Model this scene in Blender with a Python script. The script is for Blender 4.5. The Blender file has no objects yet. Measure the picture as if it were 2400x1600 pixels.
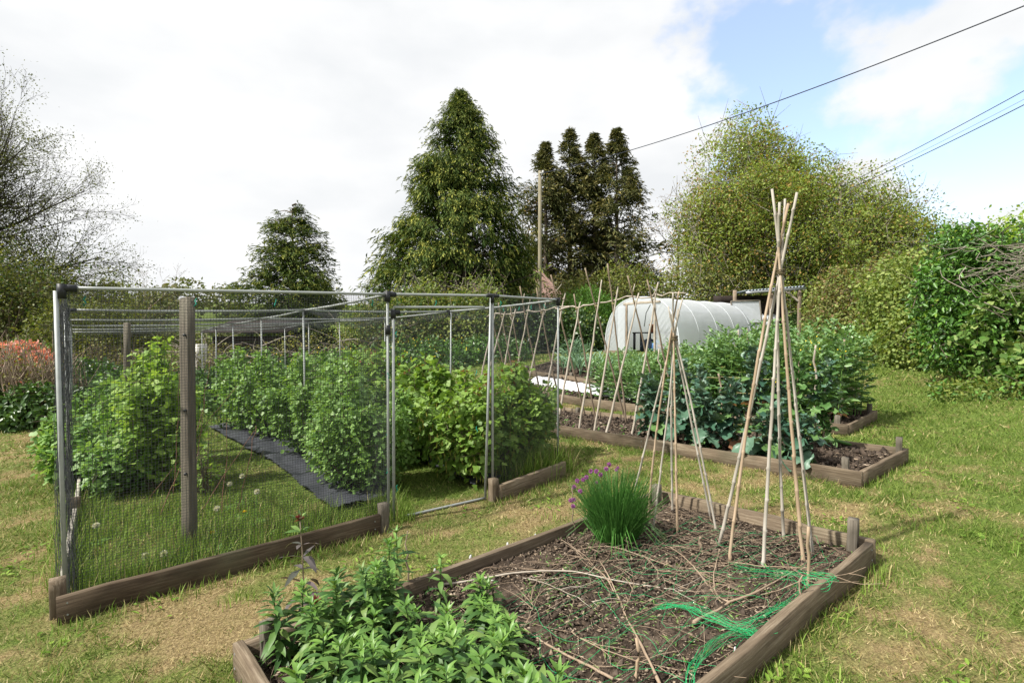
import bpy, math, random
import numpy as np
from mathutils import Matrix, Vector
R = math.radians
random.seed(7)
RNG = np.random.default_rng(11)
SC = bpy.context.scene
COL = SC.collection

# ------------------------------------------------------------------ camera
cam = bpy.data.objects.new('camera', bpy.data.cameras.new('camera'))
COL.objects.link(cam)
cam.location = (0, 0, 1.65)
cam.rotation_euler = (R(89.0), 0, 0)
cam.data.sensor_width = 36.0
cam.data.lens = 36.0 * 1234 / 2400
cam.data.clip_start = 0.05
cam.data.clip_end = 3000
SC.camera = cam

# ------------------------------------------------------------------ sky and sun
SUN_DIR = Vector((-0.93, -0.36, 1.16)).normalized()          # towards the sun
SUN_EL = math.asin(SUN_DIR.z)
SUN_AZ = math.atan2(SUN_DIR.x, SUN_DIR.y)
world = bpy.data.worlds.new('World')
SC.world = world
world.use_nodes = True
nt = world.node_tree
nt.nodes.clear()
def wn(t, **k):
    n = nt.nodes.new(t)
    for a, b in k.items(): setattr(n, a, b)
    return n
out = wn('ShaderNodeOutputWorld'); bg = wn('ShaderNodeBackground')
bg.inputs['Strength'].default_value = 0.14
sky = wn('ShaderNodeTexSky', sky_type='NISHITA', sun_disc=False)
sky.sun_elevation = SUN_EL; sky.sun_rotation = SUN_AZ
sky.air_density = 1.0; sky.dust_density = 0.6; sky.ozone_density = 1.5
tc = wn('ShaderNodeTexCoord')
CLOUD_LOC = (5.2, 1.7, 3.3)
def wmath(op, a, b=None, c=None, clamp=False):
    n = wn('ShaderNodeMath', operation=op, use_clamp=clamp)
    for i, v in enumerate((a, b, c)):
        if v is None: continue
        if isinstance(v, (int, float)): n.inputs[i].default_value = v
        else: nt.links.new(v, n.inputs[i])
    return n.outputs[0]
def wnoise(scale, detail, rough, loc, sc=(1, 1, 1.6), dist=0.0):
    m_ = wn('ShaderNodeMapping'); m_.inputs['Scale'].default_value = sc; m_.inputs['Location'].default_value = loc
    nt.links.new(tc.outputs['Generated'], m_.inputs['Vector'])
    n_ = wn('ShaderNodeTexNoise'); n_.inputs['Scale'].default_value = scale; n_.inputs['Detail'].default_value = detail
    n_.inputs['Roughness'].default_value = rough; n_.inputs['Distortion'].default_value = dist
    nt.links.new(m_.outputs[0], n_.inputs['Vector'])
    return n_.outputs[0]
def wmap(v, a, b, lo=0.0, hi=1.0):
    n_ = wn('ShaderNodeMapRange', interpolation_type='SMOOTHSTEP')
    for i_, q in (('From Min', a), ('From Max', b), ('To Min', lo), ('To Max', hi)): n_.inputs[i_].default_value = q
    nt.links.new(v, n_.inputs['Value'])
    return n_.outputs[0]
dotn = wn('ShaderNodeVectorMath', operation='DOT_PRODUCT'); dotn.inputs[1].default_value = Vector((0.80, 1.0, 0.66)).normalized()
nt.links.new(tc.outputs['Generated'], dotn.inputs[0])
clear = wmap(dotn.outputs['Value'], 0.865, 0.965)
big = wnoise(3.4, 10, 0.50, CLOUD_LOC, (1, 1, 1.5), 0.1)
fine = wnoise(9.0, 7, 0.55, (4.0, 2.0, 1.0))
cl = wmath('ADD', wmath('MULTIPLY_ADD', clear, -0.335, 0.30), wmath('MULTIPLY_ADD', fine, 0.16, wmath('MULTIPLY', big, 0.84)))
cmask = wmap(cl, 0.455, 0.545)
shade = wnoise(3.0, 6, 0.5, (1.3, 0.4, 2.0), (1, 1, 2.2))
cr = wn('ShaderNodeValToRGB')
cr.color_ramp.elements[0].position = 0.34; cr.color_ramp.elements[0].color = (3.2, 3.28, 3.36, 1)
cr.color_ramp.elements[1].position = 0.62; cr.color_ramp.elements[1].color = (3.9, 3.9, 3.9, 1)
nt.links.new(shade, cr.inputs[0])
skm = wn('ShaderNodeMix', data_type='RGBA', blend_type='MULTIPLY'); skm.inputs[0].default_value = 1.0
skm.inputs[7].default_value = (1.30, 1.25, 1.20, 1)
nt.links.new(sky.outputs[0], skm.inputs[6])
haze = wn('ShaderNodeMix', data_type='RGBA'); haze.inputs[0].default_value = 0.22; haze.inputs[7].default_value = (3.5, 3.6, 3.7, 1)
nt.links.new(skm.outputs[2], haze.inputs[6])
mx = wn('ShaderNodeMix', data_type='RGBA')
nt.links.new(cmask, mx.inputs[0]); nt.links.new(haze.outputs[2], mx.inputs[6]); nt.links.new(cr.outputs[0], mx.inputs[7])
nt.links.new(mx.outputs[2], bg.inputs['Color']); nt.links.new(bg.outputs[0], out.inputs[0])

sun = bpy.data.objects.new('sun', bpy.data.lights.new('sun', 'SUN'))
COL.objects.link(sun)
sun.data.energy = 4.1
sun.data.angle = R(1.5)
sun.data.color = (1.0, 0.955, 0.87)
sun.rotation_euler = SUN_DIR.to_track_quat('Z', 'Y').to_euler()
vs = SC.view_settings
vs.view_transform = 'Standard'; vs.look = 'None'; vs.gamma = 1.0; vs.use_curve_mapping = False
vs.exposure = 0.98
SC.render.film_transparent = False
SC.cycles.max_bounces = 8
SC.cycles.transparent_max_bounces = 24

# ------------------------------------------------------------------ helpers
def sst(a, b, x):
    t = np.clip((x - a) / (b - a), 0, 1)
    return t * t * (3 - 2 * t)
def _h(i, j, s):
    v = np.sin(i * 127.1 + j * 311.7 + s * 74.7) * 43758.5453
    return v - np.floor(v)
def vn(x, y, s=0.0):
    x = np.asarray(x, float); y = np.asarray(y, float)
    i = np.floor(x); j = np.floor(y); fx = x - i; fy = y - j
    fx = fx * fx * (3 - 2 * fx); fy = fy * fy * (3 - 2 * fy)
    a = _h(i, j, s); b = _h(i + 1, j, s); c = _h(i, j + 1, s); d = _h(i + 1, j + 1, s)
    return (a * (1 - fx) + b * fx) * (1 - fy) + (c * (1 - fx) + d * fx) * fy
def fbm(x, y, s=0.0, o=4):
    t = 0; a = .5; k = 1.0; w = 0
    for q in range(o):
        t = t + a * vn(np.asarray(x) * k, np.asarray(y) * k, s + q * 3.1); w += a; a *= .5; k *= 2.03
    return t / w
def vn3(P, s=0.0):
    return (vn(P[:, 0] + P[:, 2] * .71, P[:, 1] - P[:, 2] * .53, s) + vn(P[:, 2] + 5.1, P[:, 0] * .6 + P[:, 1] * .8, s + 1.7)) * .5
def H(x, y):
    """height of the garden's ground"""
    x = np.asarray(x, float); y = np.asarray(y, float)
    xr = np.clip(x, -30, 30); yr = np.clip(y, -20, 30)
    d = np.hypot(x, y)
    return (.032 * xr - .002 * yr + .8 * sst(10.5, 19, y) * sst(-8, 0, x)
            + .75 * sst(6.5, 12, x) * sst(15, 9, y) + 13.5 * sst(45, 230, d))
def Hf(x, y): return float(H(x, y))
def inside(poly, x, y):
    r = np.zeros(np.shape(x), bool); n = len(poly)
    for i in range(n):
        (x1, y1), (x2, y2) = poly[i], poly[(i + 1) % n]
        c = ((y1 > y) != (y2 > y)) & (x < (x2 - x1) * (y - y1) / (y2 - y1 + 1e-12) + x1)
        r ^= c
    return r
def dryness(x, y):
    a = fbm(np.asarray(x) * .9 + 3, np.asarray(y) * .9 + 9, 2.0, 4)
    b = fbm(np.asarray(x) * 3.1, np.asarray(y) * 3.1, 8.0, 3)
    c = fbm(np.asarray(x) * 9.0 + 1, np.asarray(y) * 7.0, 14.0, 3)
    d = np.clip((a * .27 + b * .36 + c * .37 - .492) * 8.5, 0, 1)
    # the trodden paths are drier, the lawn on the right and inside the cage is greener
    s = (np.asarray(x) * .6 + np.asarray(y) * .0)
    path = sst(3.2, 1.0, np.abs(np.asarray(x) + 4.6 - (np.asarray(y) - 3.0) * -.6) * 0 + np.hypot((np.asarray(x) + .6) * .5, np.asarray(y) - 4.4))
    left = sst(-3.0, -4.2, np.asarray(x) + (np.asarray(y) - 3.2) * .62)
    right = sst(2.2, 5.5, np.asarray(x))
    far = sst(22, 40, np.hypot(np.asarray(x), np.asarray(y)))
    cagein = inside([(-2.87, 3.4), (.5, 6.2), (-6.8, 16.5), (-11, 13.2)], np.asarray(x, float), np.asarray(y, float))
    return np.clip(d * .85 + .26 * path + .24 * left - .45 * right - far - .55 * cagein, 0, 1)

def mesh_np(name, V, Fs, smooth=False, attr=None):
    """V (n,3); Fs a list of int arrays (m,k)"""
    me = bpy.data.meshes.new(name)
    V = np.asarray(V, np.float32)
    Fs = [np.asarray(f, np.int32) for f in Fs if len(f)]
    nl = sum(f.size for f in Fs); npoly = sum(len(f) for f in Fs)
    me.vertices.add(len(V)); me.vertices.foreach_set('co', V.ravel())
    me.loops.add(nl); me.polygons.add(npoly)
    me.loops.foreach_set('vertex_index', np.concatenate([f.ravel() for f in Fs]))
    tot = np.concatenate([np.full(len(f), f.shape[1], np.int32) for f in Fs])
    st = np.concatenate([[0], np.cumsum(tot)[:-1]]).astype(np.int32)
    me.polygons.foreach_set('loop_start', st)
    if smooth: me.polygons.foreach_set('use_smooth', np.ones(npoly, bool))
    if attr:
        for k, v in attr.items():
            a = me.attributes.new(k, 'FLOAT', 'POINT'); a.data.foreach_set('value', np.asarray(v, np.float32).ravel())
    me.update(calc_edges=True)
    return me
def link(name, me, mat=None, parent=None, kind=None, label=None, cat=None, group=None):
    o = bpy.data.objects.new(name, me)
    COL.objects.link(o)
    if mat is not None and me is not None and not me.materials: me.materials.append(mat)
    if parent is not None:
        o.parent = parent
        o.matrix_parent_inverse = Matrix.Translation(-Vector(parent.location)) if parent.type == 'EMPTY' else Matrix.Identity(4)
    tag(o, label, cat, group, kind)
    return o
def tag(o, label=None, cat=None, group=None, kind=None):
    if label: o['label'] = label
    if cat: o['category'] = cat
    if group: o['group'] = group
    if kind: o['kind'] = kind
    return o
def thing(name, loc, label, cat, group=None):
    o = bpy.data.objects.new(name, None)
    COL.objects.link(o)
    o.location = loc; o.empty_display_size = .1
    return tag(o, label, cat, group)
def copy_thing(root, loc, rz=0, scale=1.0, label=None, group=None):
    r = root.copy(); COL.objects.link(r)
    r.location = loc; r.rotation_euler = (0, 0, rz); r.scale = (scale,) * 3
    if label: r['label'] = label
    if group: r['group'] = group
    for ch in root.children:
        c = ch.copy(); COL.objects.link(c); c.parent = r
        for g2 in ch.children:
            d = g2.copy(); COL.objects.link(d); d.parent = c
    return r

class MB:
    """collects vertices and faces"""
    def __init__(s): s.v = []; s.f = {}; s.n = 0
    def add(s, V, F):
        V = np.asarray(V, float)
        for f in F:
            f = np.asarray(f, int)
            if f.ndim == 1: f = f[None]
            if len(f): s.f.setdefault(f.shape[1], []).append(f + s.n)
        s.v.append(V); s.n += len(V)
    def box(s, c, sz, rz=0.0):
        x, y, z = np.asarray(sz) / 2
        V = np.array([[a, b, d] for d in (-z, z) for b in (-y, y) for a in (-x, x)])
        ca, sa = math.cos(rz), math.sin(rz)
        V = np.stack([V[:, 0] * ca - V[:, 1] * sa, V[:, 0] * sa + V[:, 1] * ca, V[:, 2]], 1) + np.asarray(c)
        s.add(V, [np.array([[0, 2, 3, 1], [4, 5, 7, 6], [0, 1, 5, 4], [2, 6, 7, 3], [0, 4, 6, 2], [1, 3, 7, 5]])])
    def tube(s, P, r, k=5, cap=True):
        P = np.asarray(P, float); n = len(P)
        r = np.broadcast_to(np.asarray(r, float), (n,))
        T = np.gradient(P, axis=0) if n > 2 else np.repeat((P[1] - P[0])[None], n, 0)
        T = T / (np.linalg.norm(T, axis=1, keepdims=True) + 1e-9)
        a = np.array([0, 0, 1.0]) if abs(T[0, 2]) < .9 else np.array([1.0, 0, 0])
        N = np.cross(T, a); N /= np.linalg.norm(N, axis=1, keepdims=True) + 1e-9
        B = np.cross(T, N)
        th = np.arange(k) * 2 * math.pi / k
        V = (P[:, None] + r[:, None, None] * (np.cos(th)[None, :, None] * N[:, None] + np.sin(th)[None, :, None] * B[:, None])).reshape(-1, 3)
        i = np.arange(n - 1)[:, None] * k; j = np.arange(k)[None]; j2 = (j + 1) % k
        F = np.stack([i + j, i + j2, i + k + j2, i + k + j], -1).reshape(-1, 4)
        fs = [F]
        if cap and k >= 3:
            fs += [np.arange(k)[::-1][None], (np.arange(k) + (n - 1) * k)[None]]
        s.add(V, fs)
    def mesh(s, name, smooth=False, attr=None):
        return mesh_np(name, np.concatenate(s.v), [np.concatenate(v) for v in s.f.values()], smooth, attr)

def spline(pts, n):
    """smooth resampling of a polyline (Catmull-Rom)"""
    P = np.asarray(pts, float)
    if len(P) == 2: return P[0] + (P[1] - P[0]) * np.linspace(0, 1, n)[:, None]
    Q = np.concatenate([[2 * P[0] - P[1]], P, [2 * P[-1] - P[-2]]])
    t = np.linspace(0, len(P) - 1 - 1e-6, n); i = t.astype(int); u = (t - i)[:, None]
    a, b, c, d = Q[i], Q[i + 1], Q[i + 2], Q[i + 3]
    return .5 * (2 * b + (c - a) * u + (2 * a - 5 * b + 4 * c - d) * u ** 2 + (3 * b - a - 3 * c + d) * u ** 3)

# ------------------------------------------------------------------ materials
def newmat(name):
    m = bpy.data.materials.new(name); m.use_nodes = True
    t = m.node_tree; t.nodes.clear()
    o = t.nodes.new('ShaderNodeOutputMaterial')
    return m, t, o
def ramp(t, fac, cols):
    r = t.nodes.new('ShaderNodeValToRGB')
    e = r.color_ramp.elements
    while len(e) < len(cols): e.new(.5)
    for i, c in enumerate(cols):
        pos, cc = c if isinstance(c[1], (tuple, list)) else (i / (len(cols) - 1), c)
        e[i].position = pos; e[i].color = (*cc, 1)
    t.links.new(fac, r.inputs[0])
    return r.outputs[0]
def mixc(t, f, a, b, mode='MIX'):
    n = t.nodes.new('ShaderNodeMix'); n.data_type = 'RGBA'; n.blend_type = mode
    for s, v in ((0, f), (6, a), (7, b)):
        if isinstance(v, (int, float)): n.inputs[s].default_value = v
        elif isinstance(v, tuple): n.inputs[s].default_value = (*v, 1)
        else: t.links.new(v, n.inputs[s])
    return n.outputs[2]
def noise(t, scale, detail=4, rough=.55, vec=None, stretch=None, coord='Object'):
    n = t.nodes.new('ShaderNodeTexNoise')
    n.inputs['Scale'].default_value = scale; n.inputs['Detail'].default_value = detail; n.inputs['Roughness'].default_value = rough
    if vec is None:
        tcn = t.nodes.new('ShaderNodeTexCoord'); vec = tcn.outputs[coord]
    if stretch:
        mpn = t.nodes.new('ShaderNodeMapping'); mpn.inputs['Scale'].default_value = stretch
        t.links.new(vec, mpn.inputs['Vector']); vec = mpn.outputs[0]
    t.links.new(vec, n.inputs['Vector'])
    return n.outputs[0]
def bumpn(t, h, strength=.3, dist=.01):
    b = t.nodes.new('ShaderNodeBump'); b.inputs['Strength'].default_value = strength; b.inputs['Distance'].default_value = dist
    t.links.new(h, b.inputs['Height'])
    return b.outputs[0]
def leafmat(name, cols, tip=None, transl=.35, rough=.5, spec=.35, back=None):
    """leaf: colour varies from leaf to leaf, light shines through"""
    m, t, o = newmat(name)
    g = t.nodes.new('ShaderNodeNewGeometry')
    oi = t.nodes.new('ShaderNodeObjectInfo'); ad = t.nodes.new('ShaderNodeMath'); ad.operation = 'ADD'
    t.links.new(g.outputs['Random Per Island'], ad.inputs[0]); t.links.new(oi.outputs['Random'], ad.inputs[1])
    frn = t.nodes.new('ShaderNodeMath'); frn.operation = 'FRACT'; t.links.new(ad.outputs[0], frn.inputs[0])
    c = ramp(t, frn.outputs[0], cols)
    if tip:
        a = t.nodes.new('ShaderNodeAttribute'); a.attribute_name = 'tip'
        c = mixc(t, a.outputs['Fac'], c, tip)
    if back:
        c = mixc(t, g.outputs['Backfacing'], c, back)
    p = t.nodes.new('ShaderNodeBsdfPrincipled'); p.inputs['Roughness'].default_value = rough
    p.inputs['Specular IOR Level'].default_value = spec
    t.links.new(c, p.inputs['Base Color'])
    tr = t.nodes.new('ShaderNodeBsdfTranslucent')
    c2 = mixc(t, 1.0, c, (1.25, 1.2, .6), 'MULTIPLY')
    t.links.new(c2, tr.inputs['Color'])
    ms = t.nodes.new('ShaderNodeMixShader'); ms.inputs[0].default_value = transl
    t.links.new(p.outputs[0], ms.inputs[1]); t.links.new(tr.outputs[0], ms.inputs[2])
    t.links.new(ms.outputs[0], o.inputs[0])
    return m
def surf(name, cols, scale=8, rough=.8, bump=.3, bdist=.005, stretch=None, detail=5, metal=0.0, island=None, spec=.3, coord='Object'):
    m, t, o = newmat(name)
    n = noise(t, scale, detail, .6, stretch=stretch, coord=coord)
    c = ramp(t, n, cols)
    if island:
        g = t.nodes.new('ShaderNodeNewGeometry')
        c = mixc(t, .6, c, ramp(t, g.outputs['Random Per Island'], island))
    p = t.nodes.new('ShaderNodeBsdfPrincipled')
    p.inputs['Roughness'].default_value = rough; p.inputs['Metallic'].default_value = metal
    p.inputs['Specular IOR Level'].default_value = spec
    t.links.new(c, p.inputs['Base Color'])
    if bump: t.links.new(bumpn(t, n, bump, bdist), p.inputs['Normal'])
    t.links.new(p.outputs[0], o.inputs[0])
    return m
def woodmat(name, dark, mid, light, grey=.5, stain=.5):
    m, t, o = newmat(name)
    tcn = t.nodes.new('ShaderNodeTexCoord'); oi = t.nodes.new('ShaderNodeObjectInfo')
    add = t.nodes.new('ShaderNodeVectorMath'); add.operation = 'MULTIPLY_ADD'
    t.links.new(oi.outputs['Random'], add.inputs[0]); add.inputs[1].default_value = (7, 9, 5); t.links.new(tcn.outputs['Object'], add.inputs[2])
    vec = add.outputs[0]
    g1 = noise(t, 26, 7, .7, vec, (.12, 3.0, 3.0))
    g2 = noise(t, 3.0, 5, .6, vec, (.6, 1.2, 1.6))
    c = ramp(t, g1, [(.25, dark), (.5, mid), (.75, light)])
    st = ramp(t, g2, [(.35, (.45, .42, .40)), (.62, (1.05, 1.03, 1.0))])
    c = mixc(t, stain, c, mixc(t, 1.0, c, st, 'MULTIPLY'))
    g3 = noise(t, 1.7, 4, .6, vec)
    c = mixc(t, ramp(t, g3, [(.52, (0, 0, 0)), (.75, (.42, .42, .42))]), c, (.11, .115, .07))
    p = t.nodes.new('ShaderNodeBsdfPrincipled'); p.inputs['Roughness'].default_value = .85
    p.inputs['Specular IOR Level'].default_value = .2
    t.links.new(c, p.inputs['Base Color']); t.links.new(bumpn(t, g1, .5, .006), p.inputs['Normal'])
    t.links.new(p.outputs[0], o.inputs[0])
    return m

M = {}
M['board'] = woodmat('weathered_board', (.075, .056, .038), (.17, .132, .092), (.32, .27, .205), stain=.75)
M['board_dark'] = woodmat('shade_darkened_board', (.036, .026, .017), (.085, .062, .041), (.165, .13, .093), stain=.85)  # board tone darkened: shade on the cage's front edging put into the colour
M['post'] = woodmat('weathered_post', (.058, .050, .040), (.125, .110, .088), (.23, .205, .17), stain=.5)
M['whitewood'] = woodmat('bleached_board', (.32, .29, .24), (.48, .45, .39), (.62, .59, .52), stain=.3)
M['bark'] = surf('bark', [(.045, .036, .026), (.11, .09, .068), (.2, .17, .13)], 9, .95, .6, .03, (1, 1, .3))
M['twig'] = surf('twig', [(.07, .055, .04), (.16, .125, .09)], 5, .9, 0)
M['darktwig'] = surf('dark_twig', [(.030, .024, .018), (.075, .06, .045)], 5, .9, 0)
M['greytwig'] = surf('grey_twig', [(.14, .115, .09), (.34, .30, .25)], 3, .9, 0)
M['hazel'] = surf('hazel_pole', [(.18, .145, .11), (.35, .305, .25), (.52, .48, .42)], 9, .75, .5, .006, (1, 1, .5))
M['hazel_brown'] = surf('hazel_pole_brown', [(.12, .085, .06), (.235, .18, .13), (.36, .29, .22)], 9, .8, .5, .006, (1, 1, .5))
M['redcane'] = surf('raspberry_cane_bark', [(.10, .045, .028), (.19, .095, .06)], 9, .7, 0)
M['cane'] = surf('bamboo_cane', [(.20, .135, .085), (.33, .245, .165), (.43, .36, .28)], 6, .55, .2, .003, (2, 2, .4))
M['cane_grey'] = surf('bamboo_cane_grey', [(.22, .19, .15), (.34, .31, .265), (.46, .43, .385)], 6, .55, .2, .003, (2, 2, .4))
M['stick'] = surf('stick', [(.15, .105, .07), (.27, .20, .14), (.40, .33, .25)], 12, .8, .3, .003)
M['twine'] = surf('twine', [(.36, .30, .14), (.52, .46, .26)], 60, .9, 0)
M['darktwine'] = surf('dark_twine', [(.07, .06, .03), (.14, .11, .06)], 60, .9, 0)
M['metal'] = surf('aluminium_tube', [(.22, .235, .235), (.32, .34, .335), (.41, .42, .41)], 14, .55, .15, .001, metal=.3, spec=.4)
M['black'] = surf('black_plastic', [(.012, .013, .016), (.03, .032, .036)], 30, .5, .1)
M['net'] = surf('dark_netting', [(.035, .038, .046), (.075, .08, .09)], 20, .5, 0)
M['clip'] = surf('green_clip', [(.0, .17, .12), (.01, .30, .21)], 20, .45, 0)
M['wire'] = surf('cable', [(.012, .016, .03), (.03, .035, .05)], 8, .6, 0)
M['membrane'] = surf('weed_membrane', [(.026, .028, .036), (.045, .048, .058), (.075, .078, .088)], 7, .55, .25, .004)
M['fleece'] = surf('white_fleece', [(.55, .56, .58), (.68, .69, .71)], 12, .9, .4, .01)
M['greennet'] = surf('green_net', [(.0, .27, .085), (.03, .50, .17)], 30, .45, 0)
M['whitelabel'] = surf('white_label', [(.62, .62, .62), (.8, .8, .78)], 20, .5, 0)
M['terracotta'] = surf('terracotta', [(.36, .12, .055), (.50, .18, .085)], 12, .75, .1)
M['tank'] = surf('tank_plastic', [(.55, .60, .66), (.72, .76, .80)], 3, .5, 0)
M['corr'] = surf('corrugated_roof', [(.14, .17, .20), (.24, .28, .31)], 3, .5, 0, metal=.3)
M['darkplank'] = surf('dark_plank', [(.020, .014, .012), (.045, .032, .026)], 6, .8, .3, .004, (.3, 1, 3))
M['rooftile'] = surf('roof_tile', [(.16, .10, .085), (.28, .18, .15), (.36, .27, .23)], 5, .9, .6, .03)
M['render'] = surf('pale_render', [(.55, .53, .48), (.68, .66, .61)], 4, .9, .2)
M['bag_dark'] = surf('dark_bag', [(.012, .018, .03), (.03, .045, .07)], 9, .45, .4, .01)
M['bag_blue'] = surf('blue_bag', [(.03, .09, .22), (.09, .2, .4)], 9, .45, .4, .01)
M['insulator'] = surf('insulator', [(.3, .3, .3), (.45, .45, .45)], 9, .4, 0)
M['polewood'] = woodmat('pole_wood', (.13, .11, .075), (.24, .215, .15), (.35, .32, .24), stain=.3)

def soilmat():
    m, t, o = newmat('soil')
    a = noise(t, 5, 6, .65); b = noise(t, 42, 5, .7)
    c = ramp(t, a, [(.3, (.030, .022, .016)), (.52, (.070, .052, .038)), (.72, (.145, .112, .085))])
    d = ramp(t, b, [(.38, (.45, .43, .42)), (.58, (1, 1, 1)), (.70, (1.7, 1.6, 1.5))])
    c = mixc(t, 1.0, c, d, 'MULTIPLY')
    p = t.nodes.new('ShaderNodeBsdfPrincipled'); p.inputs['Roughness'].default_value = .95; p.inputs['Specular IOR Level'].default_value = .1
    t.links.new(c, p.inputs['Base Color']); t.links.new(bumpn(t, b, .9, .02), p.inputs['Normal']); t.links.new(p.outputs[0], o.inputs[0])
    return m
M['soil'] = soilmat()
M['crumb'] = surf('soil_crumb', [(.03, .021, .015), (.08, .058, .042)], 30, .95, 0, island=[(.02, .014, .010), (.05, .036, .026), (.13, .098, .075)])
M['chip'] = surf('wood_chip', [(.15, .10, .065), (.34, .26, .18)], 30, .9, 0, island=[(.06, .043, .03), (.21, .155, .105), (.46, .39, .30)])
def groundmat():
    m, t, o = newmat('lawn_ground')
    a = t.nodes.new('ShaderNodeAttribute'); a.attribute_name = 'dry'
    n1_ = noise(t, 9, 6, .7); n2_ = noise(t, 60, 4, .7)
    green = ramp(t, n2_, [(.3, (.035, .055, .012)), (.52, (.10, .15, .028)), (.7, (.20, .25, .06))])
    straw = ramp(t, n2_, [(.3, (.085, .058, .030)), (.5, (.22, .165, .08)), (.72, (.40, .315, .165))])
    f = t.nodes.new('ShaderNodeMath'); f.operation = 'MULTIPLY_ADD'; f.inputs[1].default_value = 1.3; f.use_clamp = True
    t.links.new(n1_, f.inputs[0])
    s2 = t.nodes.new('ShaderNodeMath'); s2.operation = 'ADD'; s2.inputs[1].default_value = -.62
    t.links.new(a.outputs['Fac'], s2.inputs[0]); t.links.new(s2.outputs[0], f.inputs[2])
    c = mixc(t, f.outputs[0], green, straw)
    p = t.nodes.new('ShaderNodeBsdfPrincipled'); p.inputs['Roughness'].default_value = .95; p.inputs['Specular IOR Level'].default_value = .1
    t.links.new(c, p.inputs['Base Color']); t.links.new(bumpn(t, n2_, .8, .03), p.inputs['Normal']); t.links.new(p.outputs[0], o.inputs[0])
    return m
M['ground'] = groundmat()
def grassmat(name='grass_blade', cols=None):
    m, t, o = newmat(name)
    g = t.nodes.new('ShaderNodeNewGeometry')
    a = t.nodes.new('ShaderNodeAttribute'); a.attribute_name = 'tip'
    gr = ramp(t, g.outputs['Random Per Island'], cols or [(.0, (.060, .112, .014)), (.45, (.118, .195, .028)), (.8, (.185, .275, .045)), (1, (.27, .33, .075))])
    st = ramp(t, g.outputs['Random Per Island'], [(.0, (.20, .13, .055)), (.5, (.46, .345, .165)), (1, (.70, .57, .33))])
    c = mixc(t, a.outputs['Fac'], gr, st)
    d = t.nodes.new('ShaderNodeBsdfPrincipled'); d.inputs['Roughness'].default_value = .6; d.inputs['Specular IOR Level'].default_value = .25
    tr = t.nodes.new('ShaderNodeBsdfTranslucent'); ms = t.nodes.new('ShaderNodeMixShader'); ms.inputs[0].default_value = .35
    t.links.new(c, d.inputs['Base Color']); t.links.new(c, tr.inputs['Color'])
    t.links.new(d.outputs[0], ms.inputs[1]); t.links.new(tr.outputs[0], ms.inputs[2]); t.links.new(ms.outputs[0], o.inputs[0])
    return m
M['grass'] = grassmat()
M['lush'] = grassmat('long_grass_blade', [(.0, (.075, .155, .016)), (.5, (.145, .255, .030)), (1, (.25, .37, .06))])
def polymat(name, clearness, white=.78):
    m, t, o = newmat(name)
    d = t.nodes.new('ShaderNodeBsdfDiffuse'); d.inputs[0].default_value = (white, white * 1.035, white * 1.085, 1)
    tr = t.nodes.new('ShaderNodeBsdfTranslucent'); tr.inputs[0].default_value = (.70, .74, .78, 1)
    tp = t.nodes.new('ShaderNodeBsdfTransparent'); gl = t.nodes.new('ShaderNodeBsdfGlossy'); gl.inputs['Roughness'].default_value = .35
    gl.inputs[0].default_value = (.7, .7, .7, 1)
    a = t.nodes.new('ShaderNodeMixShader'); a.inputs[0].default_value = .5
    b = t.nodes.new('ShaderNodeMixShader'); b.inputs[0].default_value = clearness
    c = t.nodes.new('ShaderNodeMixShader'); c.inputs[0].default_value = .06
    t.links.new(d.outputs[0], a.inputs[1]); t.links.new(tr.outputs[0], a.inputs[2])
    t.links.new(a.outputs[0], b.inputs[1]); t.links.new(tp.outputs[0], b.inputs[2])
    t.links.new(b.outputs[0], c.inputs[1]); t.links.new(gl.outputs[0], c.inputs[2])
    n = noise(t, 3, 4, .6)
    bn = bumpn(t, n, .5, .03)
    for x in (d, gl): t.links.new(bn, x.inputs['Normal'])
    t.links.new(c.outputs[0], o.inputs[0])
    return m
M['poly'] = polymat('tunnel_polythene', .08, .72)
M['polyclear'] = polymat('tunnel_end_polythene', .30, .60)
M['hoop'] = surf('hoop_white', [(.56, .59, .62), (.64, .67, .70)], 5, .4, 0)
M['hoopgrey'] = surf('hoop_steel', [(.25, .26, .27), (.38, .39, .40)], 5, .4, 0, metal=.4)

# leaves
L = {}
L['rasp'] = leafmat('raspberry_leaf', [(.15, .27, .045), (.23, .37, .07), (.33, .46, .115)], transl=.4, rough=.55)
L['rasp_low'] = leafmat('raspberry_young_leaf', [(.10, .21, .05), (.17, .31, .075), (.25, .39, .12)], transl=.35, rough=.5)
L['goose'] = leafmat('gooseberry_leaf', [(.095, .195, .04), (.16, .29, .066), (.25, .40, .11)], transl=.32, rough=.48, spec=.4)
L['currant'] = leafmat('currant_leaf', [(.10, .19, .03), (.17, .29, .048), (.26, .39, .085)], transl=.35, rough=.5)
L['currant_red'] = leafmat('currant_tip_leaf', [(.20, .08, .04), (.27, .16, .06)], transl=.3)
L['tassel'] = leafmat('currant_flower', [(.24, .26, .05), (.36, .33, .09)], transl=.3)
L['phlox'] = leafmat('perennial_leaf', [(.034, .090, .022), (.062, .138, .032), (.105, .20, .045), (.16, .24, .06)], transl=.22, rough=.5, spec=.35)
L['phlox_lt'] = leafmat('perennial_young_leaf', [(.085, .19, .034), (.135, .26, .05), (.19, .33, .07)], transl=.3, rough=.42, spec=.4)
L['phlox_dk'] = leafmat('purple_leaf', [(.055, .06, .045), (.10, .085, .085), (.16, .125, .13)], transl=.2, rough=.38, spec=.5)
L['red'] = leafmat('red_bud', [(.16, .03, .03), (.25, .05, .04)], transl=.2)
L['chive'] = leafmat('chive_leaf', [(.04, .135, .025), (.07, .20, .035), (.115, .275, .06)], transl=.2, rough=.4, spec=.5)
L['chive_fl'] = leafmat('chive_flower', [(.30, .07, .32), (.44, .13, .46)], transl=.3)
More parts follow.
